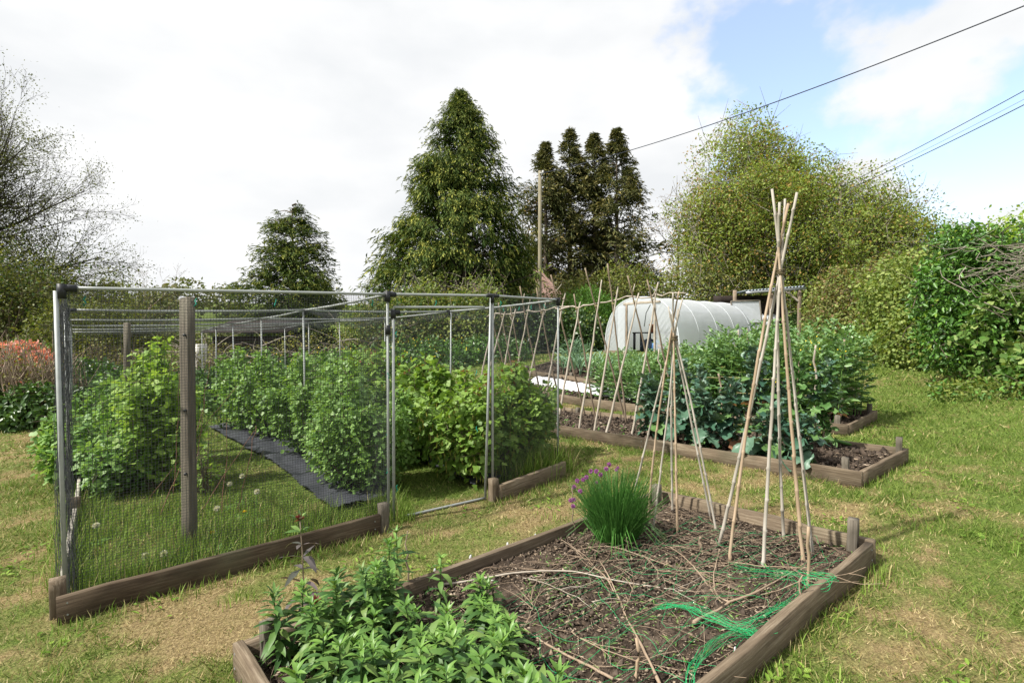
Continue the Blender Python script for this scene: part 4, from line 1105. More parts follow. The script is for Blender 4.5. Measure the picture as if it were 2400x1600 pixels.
# cut branches lying on the soil
def lying(pts, r0, r1, seed, dz=.02, n=30):
    P = spline(np.array([[*p[:2], 0] for p in pts]), n); rng = np.random.default_rng(seed)
    P[:, :2] += np.cumsum(rng.normal(size=(n, 2)), 0) * .0022
    P[:, 2] = H(P[:, 0], P[:, 1]) + SOIL1 + dz + .012 * np.sin(np.linspace(0, 9, n) + seed)
    if len(pts[0]) > 2:
        zz = np.interp(np.linspace(0, 1, n), np.linspace(0, 1, len(pts)), [p[2] for p in pts]); P[:, 2] += zz
    r = np.linspace(r0, r1, n) * (1 + .12 * rng.normal(size=n)); return P, np.abs(r)
def branch(label, main, r0, r1, forks, seed, mat='stick', twigs=10):
    p = main[0]; t = thing('cut_branch', s1(p[0], p[1]), label, 'branch'); rng = np.random.default_rng(seed)
    P, r = lying(main, r0, r1, seed); tubeo('stem', P, r, M[mat], t, 6)
    allp = [P]
    for k, (f, a, b_) in enumerate(forks):
        Q, q = lying(f, a, b_, seed + k + 1); tubeo('fork', Q, q, M[mat], t, 5); allp.append(Q)
    b = MB()
    for k in range(twigs):
        A = allp[rng.integers(0, len(allp))]; i = rng.integers(3, len(A) - 1); d = A[i] - A[i - 1]; d /= np.linalg.norm(d)
        a = math.atan2(d[1], d[0]) + rng.choice([-1, 1]) * rng.uniform(.4, .9); l = rng.uniform(.08, .25)
        e = A[i] + [math.cos(a) * l, math.sin(a) * l, rng.uniform(-.005, .05)]
        b.tube(spline([A[i], (A[i] + e) / 2 + rng.normal(size=3) * .012, e], 6), np.linspace(.0028, .001, 6), 4, False)
    link('twigs', b.mesh('twigs'), M[mat], t, 'stuff')
branch('long pale cut branch lying from the left board across the near bed', [(-.43, 3.28, .02), (-.18, 3.36), (.03, 3.39), (.35, 3.38), (.62, 3.28), (.89, 3.18), (1.06, 3.09)] and [(-.43, 3.28), (-.18, 3.36), (.03, 3.39), (.35, 3.38), (.62, 3.28), (.89, 3.18), (1.06, 3.09)], .008, .0025, [([(.03, 3.39), (.2, 3.22), (.42, 3.05), (.6, 2.96)], .003, .001)], 701, 'hazel')
branch('cut branch running from the soil centre down to the bottom edge', [(.59, 3.50), (.61, 3.24), (.62, 2.90), (.63, 2.58), (.64, 2.22), (.63, 1.95)], .003, .009, [([(.61, 3.2), (.53, 3.5), (.40, 3.85)], .003, .0012), ([(.62, 2.9), (.74, 3.15), (.80, 3.4)], .003, .001)], 711)
branch('cut branch slanting behind the green perennials', [(-.21, 3.19), (-.08, 2.97), (.06, 2.75), (.28, 2.51), (.45, 2.30)], .0035, .0065, [([(.06, 2.75), (.12, 2.98), (.10, 3.15)], .003, .001)], 721)
branch('forked brown branch with a thick cut end by the right board', [(.95, 2.73), (1.10, 2.86), (1.23, 2.95), (1.42, 3.03), (1.64, 3.19), (2.0, 3.49)], .011, .0035, [([(1.23, 2.95), (1.22, 3.1), (1.36, 3.42), (1.46, 3.64)], .006, .0025), ([(1.42, 3.03, 0.), (1.65, 3.07, .02), (1.89, 3.10, .07), (2.12, 3.12, .09)], .004, .0015)], 731)
branch('thin branch curving between the chives and the tall wigwam', [(.40, 3.72), (.67, 3.75), (.89, 3.58), (1.12, 3.41), (1.46, 3.46), (1.62, 3.36), (1.9, 3.3)], .003, .0035, [([(.89, 3.58), (.95, 3.3), (.92, 3.1)], .0025, .001)], 741)
branch('thin straight branch leaning across to the forked branch', [(1.02, 4.02), (1.15, 3.67), (1.18, 3.27), (1.18, 2.95)], .003, .004, [], 751)
branch('thin twig branch along the left side of the near bed', [(.37, 3.90), (.5, 3.6), (.59, 3.35), (.63, 3.10)], .002, .004, [([(.5, 3.6), (.2, 3.55), (-.1, 3.5)], .0025, .001), ([(.5, 3.6), (.36, 3.5), (.15, 3.35)], .0025, .001)], 761)
branch('long thin branch lying along the front of the soil beside the perennials', [(.30, 2.75), (.42, 2.55), (.60, 2.42), (.85, 2.35), (1.0, 2.3)], .003, .002, [], 771)
# brushwood round the canes: too many to pick apart
rng = np.random.default_rng(780); b = MB()
for k in range(760):
    u, v = rng.uniform(.05, .95), rng.random()
    x, y = bedpoint(BED1, u, v)
    if x + .2 * y < 1.55 + .4 * rng.normal() * .5 and rng.random() < .62: continue
    a = rng.uniform(0, 6.28); l = rng.uniform(.12, .42); p = s1(x, y, rng.uniform(.005, .03)); e = p + [math.cos(a) * l, math.sin(a) * l, rng.uniform(-.01, .04)]
    if not inside(BED1, np.array(e[0]), np.array(e[1])): continue
    b.tube(spline([p, (p + e) / 2 + rng.normal(size=3) * [.025, .025, .01], e], 6), np.linspace(.0019, .0008, 6), 3, False)
link('brushwood', b.mesh('brushwood'), M['stick'], None, 'stuff', 'loose thin twigs scattered over the soil of the near bed', 'twigs')
# clippings of green weeds on the soil
n = 2600; uu, vv_ = rng.random(n), rng.random(n)
xy = np.array([bedpoint(BED1, a, c) for a, c in zip(uu, vv_)])
pick = fbm(xy[:, 0] * 2.2, xy[:, 1] * 2.2, 61, 3) + .25 * sst(1.5, .2, xy[:, 0]) > .58
xy = xy[pick]; n = len(xy); a = rng.uniform(0, 6.28, n)
leaf_obj('seedling_weeds', [leaves(np.stack([xy[:, 0], xy[:, 1], H(xy[:, 0], xy[:, 1]) + SOIL1 + .01], 1), np.stack([np.cos(a), np.sin(a), rng.uniform(.0, .5, n)], 1), np.repeat([[0, 0, 1.0]], n, 0) + rng.normal(size=(n, 3)) * .4, rng.uniform(.015, .05, n), rng.uniform(.004, .009, n), 'diamond')],
         L['rasp_low'], label='tiny green weed seedlings and clippings on the near bed soil', cat='weeds')

# green garden net thrown over the near bed
gn = thing('green_net', s1(.6, 2.9), 'bright green plastic garden net spread and bunched on the near bed soil', 'garden net')
b = MB(); rng = np.random.default_rng(800)
def netstring(pts, r=.0009, n=26, w=.012, z=.02):
    P = spline(np.array([[*p, 0] for p in pts]), n); P[:, :2] += np.cumsum(rng.normal(size=(n, 2)), 0) * w * .18
    P[:, 2] = H(P[:, 0], P[:, 1]) + SOIL1 + z + .012 * np.abs(rng.normal(size=n)); b.tube(P, r, 3, False)
for k in range(12):
    u = k / 11.
    p = [bedpoint(BED1, .30 + .66 * (t + .03 * rng.normal()), .06 + .88 * u + .03 * rng.normal()) for t in np.linspace(0, 1, 8)]
    netstring(p)
for k in range(17):
    u = .28 + .7 * k / 16
    p = [bedpoint(BED1, u + .02 * rng.normal(), .05 + .9 * t) for t in np.linspace(0, 1, 6)]
    netstring(p)
link('net_mesh', b.mesh('net_mesh'), M['greennet'], gn, 'stuff')
def bundle(pts, n, sp, zb):
    global b
    b = MB()
    for k in range(n):
        j = rng.normal(size=2) * sp
        q = [(p[0] + j[0] * (.6 + .8 * rng.random()) + rng.normal() * sp * .4, p[1] + j[1] * (.6 + .8 * rng.random()) + rng.normal() * sp * .4) for p in pts]
        netstring(q, .0009, 14, .006, zb + .03 * rng.random())
    link('bunched_strands', b.mesh('bunched_strands'), M['greennet'], gn, 'stuff')
bundle([(.81, 2.87), (.96, 2.87), (1.04, 2.77), (1.16, 2.64), (1.25, 2.57)], 16, .020, .02)
bundle([(1.27, 2.58), (1.10, 2.60), (.93, 2.48), (.79, 2.30), (.74, 2.1)], 12, .012, .02)
bundle([(1.16, 2.64), (1.38, 2.75), (1.62, 2.92), (1.72, 3.08), (1.66, 3.18), (1.40, 3.29)], 9, .03, .03)
b = MB()
for k in range(5):
    th = np.linspace(0, 6.5, 26); c = s1(1.77, 3.02, .10)
    b.tube(np.stack([c[0] + np.cos(th) * (.07 + .012 * k) * .9, c[1] + np.sin(th) * (.05 + .01 * k), c[2] - .02 + .03 * np.sin(th + k) + .01 * k], 1), .0014, 3, False)
link('loop', b.mesh('loop'), M['greennet'], gn, 'stuff')

# ------------------------------------------------------------------ perennials in the near corner of the bed
def lance_mesh(name, ln, w, curl, seed, fold=.25, mat=None):
    rng = np.random.default_rng(seed); n = 7
    t = np.linspace(0, 1, n); ww = w * np.array([.16, .62, .95, 1.0, .80, .45, .03]) * .5
    a = -curl * t ** 1.3; x = np.concatenate([[0], np.cumsum(np.cos((a[1:] + a[:-1]) / 2) * ln / (n - 1))]); z = np.concatenate([[0], np.cumsum(np.sin((a[1:] + a[:-1]) / 2) * ln / (n - 1))])
    yb = .05 * ln * np.sin(t * 3 + rng.uniform(0, 3)) * rng.normal()
    V = []
    for i in range(n):
        V += [[x[i], yb[i] - ww[i], z[i] + fold * ww[i] + .06 * w * math.sin(i * 2.1 + seed)], [x[i], yb[i], z[i]], [x[i], yb[i] + ww[i], z[i] + fold * ww[i] + .06 * w * math.cos(i * 2.3 + seed)]]
    i = np.arange(n - 1) * 3
    F_ = np.concatenate([np.stack([i, i + 1, i + 4, i + 3], 1), np.stack([i + 1, i + 2, i + 5, i + 4], 1)])
    me = mesh_np(name, np.array(V), [F_], True); me.materials.append(mat); return me
LV = {}
for key in ('phlox', 'phlox_lt', 'phlox_dk'):
    LV[key] = [lance_mesh('leaf', 1.0, .25 + .03 * (k % 3), [.35, .8, 1.3, .6][k % 4], 810 + k, mat=L[key]) for k in range(8)]
def shoot(label, x, y, h, nlev, size, seed, group, keys=('phlox', 'phlox_lt'), lean=(0, 0), bud=None, name='perennial_shoot'):
    rng = np.random.default_rng(seed); p = s1(x, y, -.01)
    t = thing(name, p, label, 'perennial plant', group)
    top = p + [lean[0], lean[1], h]
    P = spline([p, (p + top) / 2 + rng.normal(size=3) * .008, top], 8)
    tubeo('stem', P, np.linspace(.0048, .003, 8), L['phlox'] if keys[0] != 'phlox_dk' else M['hazel_brown'], t, 5)
    a0 = rng.uniform(0, 6.28)
    for lv in range(nlev):
        f = .12 + .88 * lv / (nlev - 1); pos = np.array([np.interp(f * 7, np.arange(8), P[:, q]) for q in range(3)])
        m = 3 if f < .8 else 4 if f < .93 else 6
        for j in range(m):
            az = a0 + lv * 1.2 + j * 2 * math.pi / m + rng.normal() * .15
            el = (-.15 + .65 * f ** 1.5 if f < .8 else .35 + 2.6 * (f - .8)) + rng.normal() * .16
            s = size * (.62 + .55 * math.sin(math.pi * (.18 + .62 * f)) if f < .85 else size * 0 + .78 - 1.5 * (f - .85)) * rng.uniform(.82, 1.15)
            s = size * (1.05 - .15 * abs(f - .45)) * rng.uniform(.8, 1.15) if f < .8 else size * (.85 - 1.8 * (f - .8)) * rng.uniform(.85, 1.1)
            me = LV[keys[1] if f > .82 and rng.random() < .85 else keys[0]][rng.integers(0, 8)]
            o = bpy.data.objects.new('leaf', me); COL.objects.link(o); o.parent = t; o.matrix_parent_inverse = Matrix.Translation(-Vector(p))
            o.matrix_basis = Matrix.Translation(Vector(pos)) @ Matrix.Rotation(az, 4, 'Z') @ Matrix.Rotation(-el, 4, 'Y') @ Matrix.Rotation(rng.normal() * .25, 4, 'X') @ Matrix.Diagonal((s, s * rng.uniform(.85, 1.1), s, 1))
    if bud:
        m = 26; d = unit(rdir(m, rng) + [0, 0, .9])
        leaf_obj('bud', [leaves(np.repeat(top[None], m, 0), d, rdir(m, rng), .04, .008, 'diamond')], L[bud], t)
    return t
rng = np.random.default_rng(840); spots = []
ux = np.array([.757, .653]) ; uy = np.array([.655, -.755])         # along the long side, along the short side
C0 = np.array((-1.28, 2.62)); k = 0; tries = 0
while len(spots) < 66 and tries < 6000:
    tries += 1
    a, c = rng.uniform(.06, 1.45), rng.uniform(.05, 1.5)
    if a + c * .42 > 1.30 or (a > .66 and c < .42): continue
    x, y = C0 + ux * a + uy * c
    if x > .52 or y < 1.75: continue
    if all((x - q[0]) ** 2 + (y - q[1]) ** 2 > .088 ** 2 for q in spots): spots.append((x, y, a, c))
for k, (x, y, a, c) in enumerate(spots):
    back = c < .36 and a < .66
    wh = 'beside the left corner post of the near bed' if a < .3 else 'at the edge of the patch next to the bare soil' if a + c * .42 > 1.12 else 'along the bottom edge of the picture' if y < 2.35 else 'in the middle of the leafy patch in the near bed'
    h = rng.uniform(.28, .41) if back else (rng.uniform(.17, .30) if a < .62 else rng.uniform(.12, .22))
    shoot('dark leafy upright shoot in the taller clump by the left board of the near bed' if back else 'fresh green perennial shoot ' + wh, x, y, h, 17 if back else 9, rng.uniform(.10, .13) if back else rng.uniform(.115, .15), 850 + k,
          'tall dark perennial shoots by the left board' if back else 'green perennial shoots ' + wh, ('phlox', 'phlox') if back and k % 2 else ('phlox', 'phlox_lt'), (rng.normal() * .03, rng.normal() * .03), 'red' if back and k % 6 == 0 else None)
shoot('purple leaved shoot with a red tip, standing tallest at the left board', -1.20, 2.98, .55, 8, .14, 990, None, ('phlox_dk', 'phlox'), (-.02, .03), 'red')
shoot('lone green shoot with spreading leaves beside the thin knobbly stick', -.72, 3.17, .40, 8, .125, 991, None, ('phlox', 'phlox_lt'), (.02, .0))
shoot('slender green shoot standing apart behind the other perennials', -.42, 3.02, .30, 7, .10, 992, None, ('phlox', 'phlox_lt'), (.01, .0))

# ------------------------------------------------------------------ bean frame of hazel poles in the second bed
E1 = np.array((-.655, .756)); E2 = np.array((.784, .62)); BC = np.array((4.03, 5.70))
fr = thing('bean_frame', (1.0, 9.2, Hf(1.0, 9.2)), 'row of crossed hazel poles tied along a ridge pole as a bean frame', 'bean frame')
ts = [6.75, 6.45, 6.12, 5.74, 5.30, 4.84, 4.43, 4.02, 3.66, 3.25, 2.92]
over = [.22, .30, .20, .52, .45, .62, .25, .62, .62, .40, .30]
for k, t_ in enumerate(ts):
    c = BC + E1 * t_; rz = 2.0 + .13 * (6.75 - t_) / 4
    rng = np.random.default_rng(1000 + k)
    for s in (-1, 1):
        f = c + E2 * s * (.56 + .06 * rng.normal()) + E1 * .06 * rng.normal()
        p0 = np.array([f[0], f[1], Hf(*f) + .0]); x = np.array([c[0] + E1[0] * .03 * s, c[1] + E1[1] * .03 * s, Hf(*c) + rz - .06])
        d = x - p0; o = over[k] * (1 if s == 1 else rng.uniform(.35, .9)); p1 = x + d / np.linalg.norm(d) * o + [0, 0, o * .1]
        P, r = knobbly(p0, p1, .020 if s == -1 else .017, .011, 1010 + k * 2 + (s > 0), .007, 18, .14)
        tubeo('pole', P, r, M['hazel'] if s == -1 else M['hazel_brown'], fr, 7)
        if rng.random() < .45:                                         # a snag near the top
            i = 15; e = P[i] + np.array([rng.normal() * .05, rng.normal() * .05, rng.uniform(.10, .2)])
            tubeo('snag', [P[i], (P[i] + e) / 2, e], [.009, .008, .006], M['hazel'], fr, 5)
    b = MB(); th = np.linspace(0, 12.5, 30)
    b.tube(np.stack([c[0] + np.cos(th) * .03, c[1] + np.sin(th) * .03, Hf(*c) + rz - .045 + .0025 * th], 1), .003, 4, False)
    link('twine', b.mesh('twine'), M['twine'], fr)
for a, b_, sd in ((6.95, 4.55, 1), (4.95, 2.35, 2)):
    A = BC + E1 * a; B_ = BC + E1 * b_
    P, r = knobbly(np.array([*A, Hf(*A) + 2.0 + .13 * (6.75 - a) / 4]), np.array([*B_, Hf(*B_) + 2.0 + .13 * (6.75 - b_) / 4]), .016, .010, 1090 + sd, .05, 20, .12)
    tubeo('ridge_pole', P, r, M['hazel'], fr, 7)

# ------------------------------------------------------------------ kale
def kale_leaf(seed, mat, ruffle=.24):
    rng = np.random.default_rng(seed); nu, nv = 15, 9
    prof = np.interp(np.linspace(0, 9, 15), np.arange(10), [.10, .14, .42, .70, .92, 1.0, .95, .80, .52, .10])
    V = []
    ph = rng.uniform(0, 6, 6)
    for i in range(nu):
        t = i / (nu - 1); curl = -.9 * t ** 1.8
        for j in range(nv):
            s = (j / (nv - 1) - .5) * 2; w = prof[i] * .33 * (1 + .30 * math.sin(t * 21.6 + ph[0]) * (abs(s) > .7))
            edge = abs(s) ** 2
            z = curl * .32 * t + .16 * abs(s) * prof[i] * .5 + edge * ruffle * .42 * (math.sin(t * 17 + ph[1] + s * 2) + .6 * math.sin(t * 29 + ph[2] - s * 3)) * prof[i]
            V.append([t + edge * .03 * math.sin(t * 23 + ph[3]), s * w + .02 * edge * math.sin(t * 19 + ph[4]), z])
    ii = (np.arange(nu - 1)[:, None] * nv + np.arange(nv - 1)[None]).ravel()
    me = mesh_np('leaf', np.array(V), [np.stack([ii, ii + nv, ii + nv + 1, ii + 1], 1)], True); me.materials.append(mat); return me
KL = {k: [kale_leaf(1100 + i, L[k]) for i in range(6)] for k in ('kale', 'kale_gr', 'kale_old')}
def kale(label, x, y, h, n, size, seed, lean=(0, 0), old=2, low=.15, key='kale', flowers=0):
    rng = np.random.default_rng(seed); p = np.array([x, y, Hf(x, y) + .08]); h *= 1.35; size *= .82; n = int(n * 1.55)
    t = thing('kale_plant', p, label, 'kale'); top = p + [lean[0], lean[1], h]
    P = spline([p - [0, 0, .03], (p + top) / 2 + rng.normal(size=3) * .03, top], 9)
    tubeo('stalk', P, np.linspace(.017, .009, 9), M['hazel_brown'], t, 6)
    for k in range(n):
        f = low + (1 - low) * (k + rng.random()) / n; pos = np.array([np.interp(f * 8, np.arange(9), P[:, q]) for q in range(3)])
        az = k * 2.4 + rng.normal() * .3; el = -.35 + 1.45 * f ** 1.6 + rng.normal() * .2
        s = size * (1.12 - .55 * f ** 2) * rng.uniform(.75, 1.15)
        me = KL['kale_old' if k < old else ('kale_gr' if rng.random() < .25 else key)][rng.integers(0, 6)]
        o = bpy.data.objects.new('leaf', me); COL.objects.link(o); o.parent = t; o.matrix_parent_inverse = Matrix.Translation(-Vector(p))
        o.matrix_basis = Matrix.Translation(Vector(pos)) @ Matrix.Rotation(az, 4, 'Z') @ Matrix.Rotation(-el, 4, 'Y') @ Matrix.Rotation(rng.normal() * .35, 4, 'X') @ Matrix.Diagonal((s, s * rng.uniform(.8, 1.15), s, 1))
    # small side shoots
    m = int(n * 9); f = rng.random(m) * .8 + .15
    Q = np.stack([np.interp(f * 8, np.arange(9), P[:, q]) for q in range(3)], 1) + rdir(m, rng) * np.array([.2, .2, .1]) * rng.random((m, 1)) * size / .34
    leaf_obj('side_leaves', [leaves(Q, rdir(m, rng) + [0, 0, .3], rdir(m, rng) + [0, 0, .8], rng.uniform(.04, .11, m), rng.uniform(.03, .07, m), 'ovate')], L['kale_gr' if flowers else 'kale'], t)
    if flowers:
        b = MB(); fp = []
        for k in range(flowers):
            a = rng.uniform(0, 6.28); q = P[rng.integers(4, 9)]; e = q + [math.cos(a) * .25, math.sin(a) * .25, rng.uniform(.15, .4)]
            b.tube(spline([q, (q + e) / 2 + [0, 0, .06], e], 6), .004, 4, False)
            for _ in range(5): fp.append(e + rng.normal(size=3) * [.03, .03, .05])
        link('flower_stalks', b.mesh('flower_stalks'), L['salad'], t, 'stuff'); fp = np.array(fp)
        leaf_obj('yellow_flowers', [leaves(fp, rdir(len(fp), rng), rdir(len(fp), rng), .019, .017, 'ovate')], L['yellow'], t)
for a in [('tall blue green kale with a big leafy head, middle of the second bed', 3.28, 7.02, .92, 24, .36, 1200, (-.05, .05), 3, .42),
          ('broad kale plant at the left of the clump, beside the bean poles', 2.02, 7.55, .62, 26, .36, 1210, (-.05, 0), 1),
          ('dark leafy kale plant left of centre, behind the shorter wigwam', 2.30, 7.02, .80, 28, .34, 1220, (-.04, .06), 1),
          ('kale plant hanging over the front board left of centre', 2.42, 6.72, .58, 24, .32, 1230, (-.02, -.08), 1, .05),
          ('kale plant with yellowing leaves between the two wigwams', 2.78, 6.75, .62, 22, .36, 1240, (.03, 0), 3),
          ('kale plant with large upright leaves at the front board', 3.02, 6.08, .46, 18, .44, 1250, (.02, -.05), 1, .1),
          ('trailing kale plant spilling over the front board behind the tall wigwam', 3.20, 5.86, .40, 18, .33, 1260, (.05, -.12), 1, .02),
          ('flowering kale at the right of the clump with yellow flowers', 3.55, 6.55, .85, 18, .27, 1270, (.08, .1), 1, .25, 'kale_gr', 5),
          ('kale plant with a bare stem nearest the empty end of the second bed', 3.85, 6.48, .78, 22, .29, 1280, (.05, .02), 1, .42, 'kale', 4),
          ('kale plant at the back of the second bed behind the shorter wigwam', 2.75, 7.65, .72, 20, .30, 1290, (0, .04), 1),
          ('small kale plant at the back right of the clump', 3.62, 7.05, .60, 16, .30, 1295, (.02, .04), 1)]:
    kale(*a)
# pulled kale stalk
fk = thing('kale_stalk', (4.1, 6.6, Hf(4.1, 6.6) + .1), 'pale pulled kale stalk lying on the empty soil end of the second bed', 'kale stalk')
z0 = Hf(4.1, 6.6)
tubeo('stem', spline([(4.28, 6.55, z0 + .12), (4.05, 6.62, z0 + .18), (3.85, 6.72, z0 + .26), (3.72, 6.82, z0 + .34)], 12), np.linspace(.022, .014, 12), L['salad'], fk, 7)
for k, e in enumerate([(3.62, 6.95, .55), (3.70, 6.98, .50), (3.55, 6.85, .42), (3.80, 6.95, .62), (3.58, 6.78, .28), (3.9, 6.9, .50)]):
    tubeo('side_shoot', spline([(3.85, 6.72, z0 + .26), ((3.85 + e[0]) / 2, (6.72 + e[1]) / 2, z0 + .3 + k * .01), (e[0], e[1], z0 + e[2])], 7), np.linspace(.010, .005, 7), L['salad'], fk, 5)

# ------------------------------------------------------------------ broad beans in the third bed
def bean_proto(seed, h):
    rng = np.random.default_rng(seed); V = []; b = MB(); lv = []
    for s in range(3):
        a = rng.uniform(0, 6.28); p = np.array([math.cos(a) * .05, math.sin(a) * .05, 0]); top = p * 3.2 + [0, 0, h * rng.uniform(.85, 1.05)]
        P = spline([p, (p + top) / 2 + rng.normal(size=3) * .02, top], 8); b.tube(P, np.linspace(.008, .004, 8), 4, False)
        nl = 17
        for k in range(nl):
            f = .12 + .88 * k / (nl - 1); pos = np.array([np.interp(f * 7, np.arange(8), P[:, q]) for q in range(3)]); az = k * 2.5 + rng.normal() * .3
            for q in range(5):
                sd = 1 if q % 2 else -1
                d = np.array([math.cos(az), math.sin(az), .35 + .7 * (f > .85)]); lv.append((pos + d * (.03 + .028 * q), d + np.array([-math.sin(az), math.cos(az), 0]) * sd * .9 + rng.normal(size=3) * .2, np.array([0, 0, 1]) + rng.normal(size=3) * .35 + d * .3, (.118 - .035 * (f > .9)) * rng.uniform(.8, 1.2)))
    Pp = np.array([x[0] for x in lv]); D = np.array([x[1] for x in lv]); N = np.array([x[2] for x in lv]); s = np.array([x[3] for x in lv])
    return b.mesh('stems'), leaves(Pp, D, N, s, s * .55, 'ovate')
protos = []
for k in range(4):
    st, lf = bean_proto(1300 + k, 1.36)
    t = thing('broad_bean', (0, 0, 0), '-', 'broad bean')
    link('stems', st, L['salad'], t, 'stuff'); leaf_obj('foliage', [lf], L['bean'], t)
    protos.append(t)
rng = np.random.default_rng(1320); first = set(); nbean = 0
U_ = np.array((-.664, .748)); W_ = np.array((.74, .67))
for r_ in range(4):
    for c in range(19):
        q = np.array((4.95, 7.95)) + U_ * (.12 + c * .27 + rng.normal() * .04) + W_ * (.12 + r_ * .40 + rng.normal() * .05)
        z = Hf(*q) + .07; k = int(rng.integers(0, 4)); sc = rng.uniform(.88, 1.08) * (1.0 if c < 9 else .80 if c < 13 else .66)
        rw = ('front', 'second', 'third', 'back')[r_]
        lab = f'tall leafy broad bean plant in the {rw} row of the bean block' if c < 11 else f'shorter broad bean plant in the {rw} row towards the fleece'
        grp = f'tall broad beans, {rw} row' if c < 11 else f'shorter broad beans, {rw} row'
        if k not in first:
            first.add(k); t = protos[k]; t.location = (q[0], q[1], z); t.rotation_euler = (0, 0, rng.uniform(0, 6.28)); t.scale = (sc,) * 3; t['label'] = lab; t['group'] = grp
            for ch in t.children: ch.matrix_parent_inverse = Matrix.Identity(4)
        else: copy_thing(protos[k], (q[0], q[1], z), rng.uniform(0, 6.28), sc, lab, grp)
# sticks and twine round the beans
bs = [((4.66, 8.02), 1.32, 'tall rough stick at the near right corner of the broad beans'), ((5.72, 9.0), 1.38, 'rough stick at the far right corner of the broad beans'),
      ((4.35, 10.05), 1.58, 'left one of the pair of thick sticks among the broad beans'), ((4.52, 10.08), 1.60, 'right one of the pair of thick sticks among the broad beans'),
      ((2.95, 10.4), 1.25, 'stick among the shorter broad beans in front of the polytunnel'), ((3.55, 8.95), .85, 'stick supporting twine in front of the broad beans'), ((2.62, 12.2), 1.1, 'slim stick at the fleece end of the beans')]
for k, (p, h, lab) in enumerate(bs):
    P, r = knobbly(np.array([p[0], p[1], Hf(*p)]), np.array([p[0] - .03, p[1], Hf(*p) + h]), .022 if 'thick' in lab else .017, .015, 1400 + k, .03, 12, .12)
    tubeo('support_stick', P, r, M['hazel_brown'] if k % 2 else M['hazel'], None, 7, label=lab, cat='stick')
for k, (i, j, z, lab) in enumerate([(0, 5, .80, 'upper twine stretched along the front of the broad beans'), (5, 4, .78, 'twine stretched towards the shorter broad beans'), (0, 1, .78, 'twine across the right end of the broad beans'), (0, 5, .55, 'lower twine stretched along the front of the broad beans')]):
    a, c = bs[i][0], bs[j][0]
    A = np.array([a[0] - .03 * z, a[1], Hf(*a) + z]); B_ = np.array([c[0], c[1], Hf(*c) + z])
    tubeo('twine', spline([A, (A + B_) / 2 - [0, 0, .02], B_], 9), .0035, M['twine'], None, 4, label=lab, cat='twine')
# fleece
def fleece():
    A = np.array((-.15, 13.25)); n1_, n2_ = 120, 16
    u, v = np.meshgrid(np.linspace(0, 1, n1_), np.linspace(0, 1, n2_))
    B_ = np.array((3.0, 9.95)); s = np.array((.62, .56))
    x = A[0] + .3 + (B_ - A)[0] * u + s[0] * (.45 + .85 * v); y = A[1] + .1 + (B_ - A)[1] * u + s[1] * (.45 + .85 * v)
    w = fbm(u * 26, v * 4, 5, 3)
    z = H(x, y) + .10 + .10 * np.sin(np.pi * v) ** .6 * (.6 + .8 * w) + .02 * np.abs(np.sin(u * 60 + v * 4))
    y = y + .06 * (fbm(u * 12, v, 9, 2) - .5)
    ii = (np.arange(n2_ - 1)[:, None] * n1_ + np.arange(n1_ - 1)[None]).ravel()
    return mesh_np('fleece', np.stack([x, y, z], -1).reshape(-1, 3), [np.stack([ii, ii + 1, ii + n1_ + 1, ii + n1_], 1)], True)
link('fleece', fleece(), M['fleece'], None, None, 'long white crumpled crop fleece laid along the third bed', 'crop fleece')
# seedlings in the second and third beds
def seedlings(name, q, ur, vr, n, label, key, sz, fill=.09):
    rng = np.random.default_rng(n); parts = []
    for k in range(n):
        u, v = rng.uniform(*ur), rng.uniform(*vr); x, y = bedpoint(q, u, v); g = np.array([x, y, Hf(x, y) + fill]); m = 6; a = rng.uniform(0, 6.28, m)
        parts.append(leaves(np.repeat(g[None], m, 0), np.stack([np.cos(a), np.sin(a), rng.uniform(.2, 1.4, m)], 1), np.repeat([[0, 0, 1.0]], m, 0), sz * rng.uniform(.6, 1.2, m), sz * .45, 'ovate'))
    leaf_obj(name, parts, L[key], label=label, cat='seedlings')
seedlings('seedlings', BED3, (.05, .55), (.05, .42), 90, 'small green seedlings in front of the white fleece', 'salad', .07)
seedlings('seedlings', BED2, (.3, .62), (.1, .9), 22, 'a few small seedlings in the soil under the bean poles', 'salad', .06)
# leeks and salad in the far bed
def leek(seed, h):
    rng = np.random.default_rng(seed); n = 9; V = []; Fs = []
    b = MB(); b.tube([(0, 0, -.02), (0, 0, .2)], [.016, .014], 6)
    parts = []
    for k in range(n):
        az = (k % 2) * math.pi + rng.normal() * .5; le = rng.uniform(.12, .65); l = h * rng.uniform(.7, 1.1); m = 6
        t = np.linspace(0, 1, m); a = le + 1.5 * t ** 2 * rng.uniform(.3, 1.0); st = l / (m - 1)
        x = np.cumsum(np.sin(a)) * st; z = .12 + np.cumsum(np.cos(a)) * st; w = .022 * np.array([1, 1, .95, .8, .5, .05])
        P = np.stack([x * math.cos(az), x * math.sin(az), z], 1); S_ = np.array([-math.sin(az), math.cos(az), 0])
        V_ = np.concatenate([P - S_ * w[:, None], P + S_ * w[:, None]]); i = np.arange(m - 1); b.add(V_, [np.stack([i, i + 1, i + m + 1, i + m], 1)])
    return b.mesh('leek')
LK = []
for k in range(4):
    me = leek(1500 + k, .55); me.materials.append(L['leek']); LK.append(me)
rng = np.random.default_rng(1520)
for r_ in range(3):
    for c in range(9):
        u = .16 + c * .034 + rng.normal() * .006; v = .2 + r_ * .22; x, y = bedpoint(BED4, u, v)
        o = link('leek', LK[int(rng.integers(0, 4))], None, None, None, f'blue green leek in the {("front", "middle", "back")[r_]} row of the farthest bed', 'leek', f'leeks, {("front", "middle", "back")[r_]} row')
        o.location = (x, y, Hf(x, y) + .09); o.rotation_euler = (0, 0, rng.uniform(0, 6.28)); o.scale = (rng.uniform(.85, 1.25),) * 3
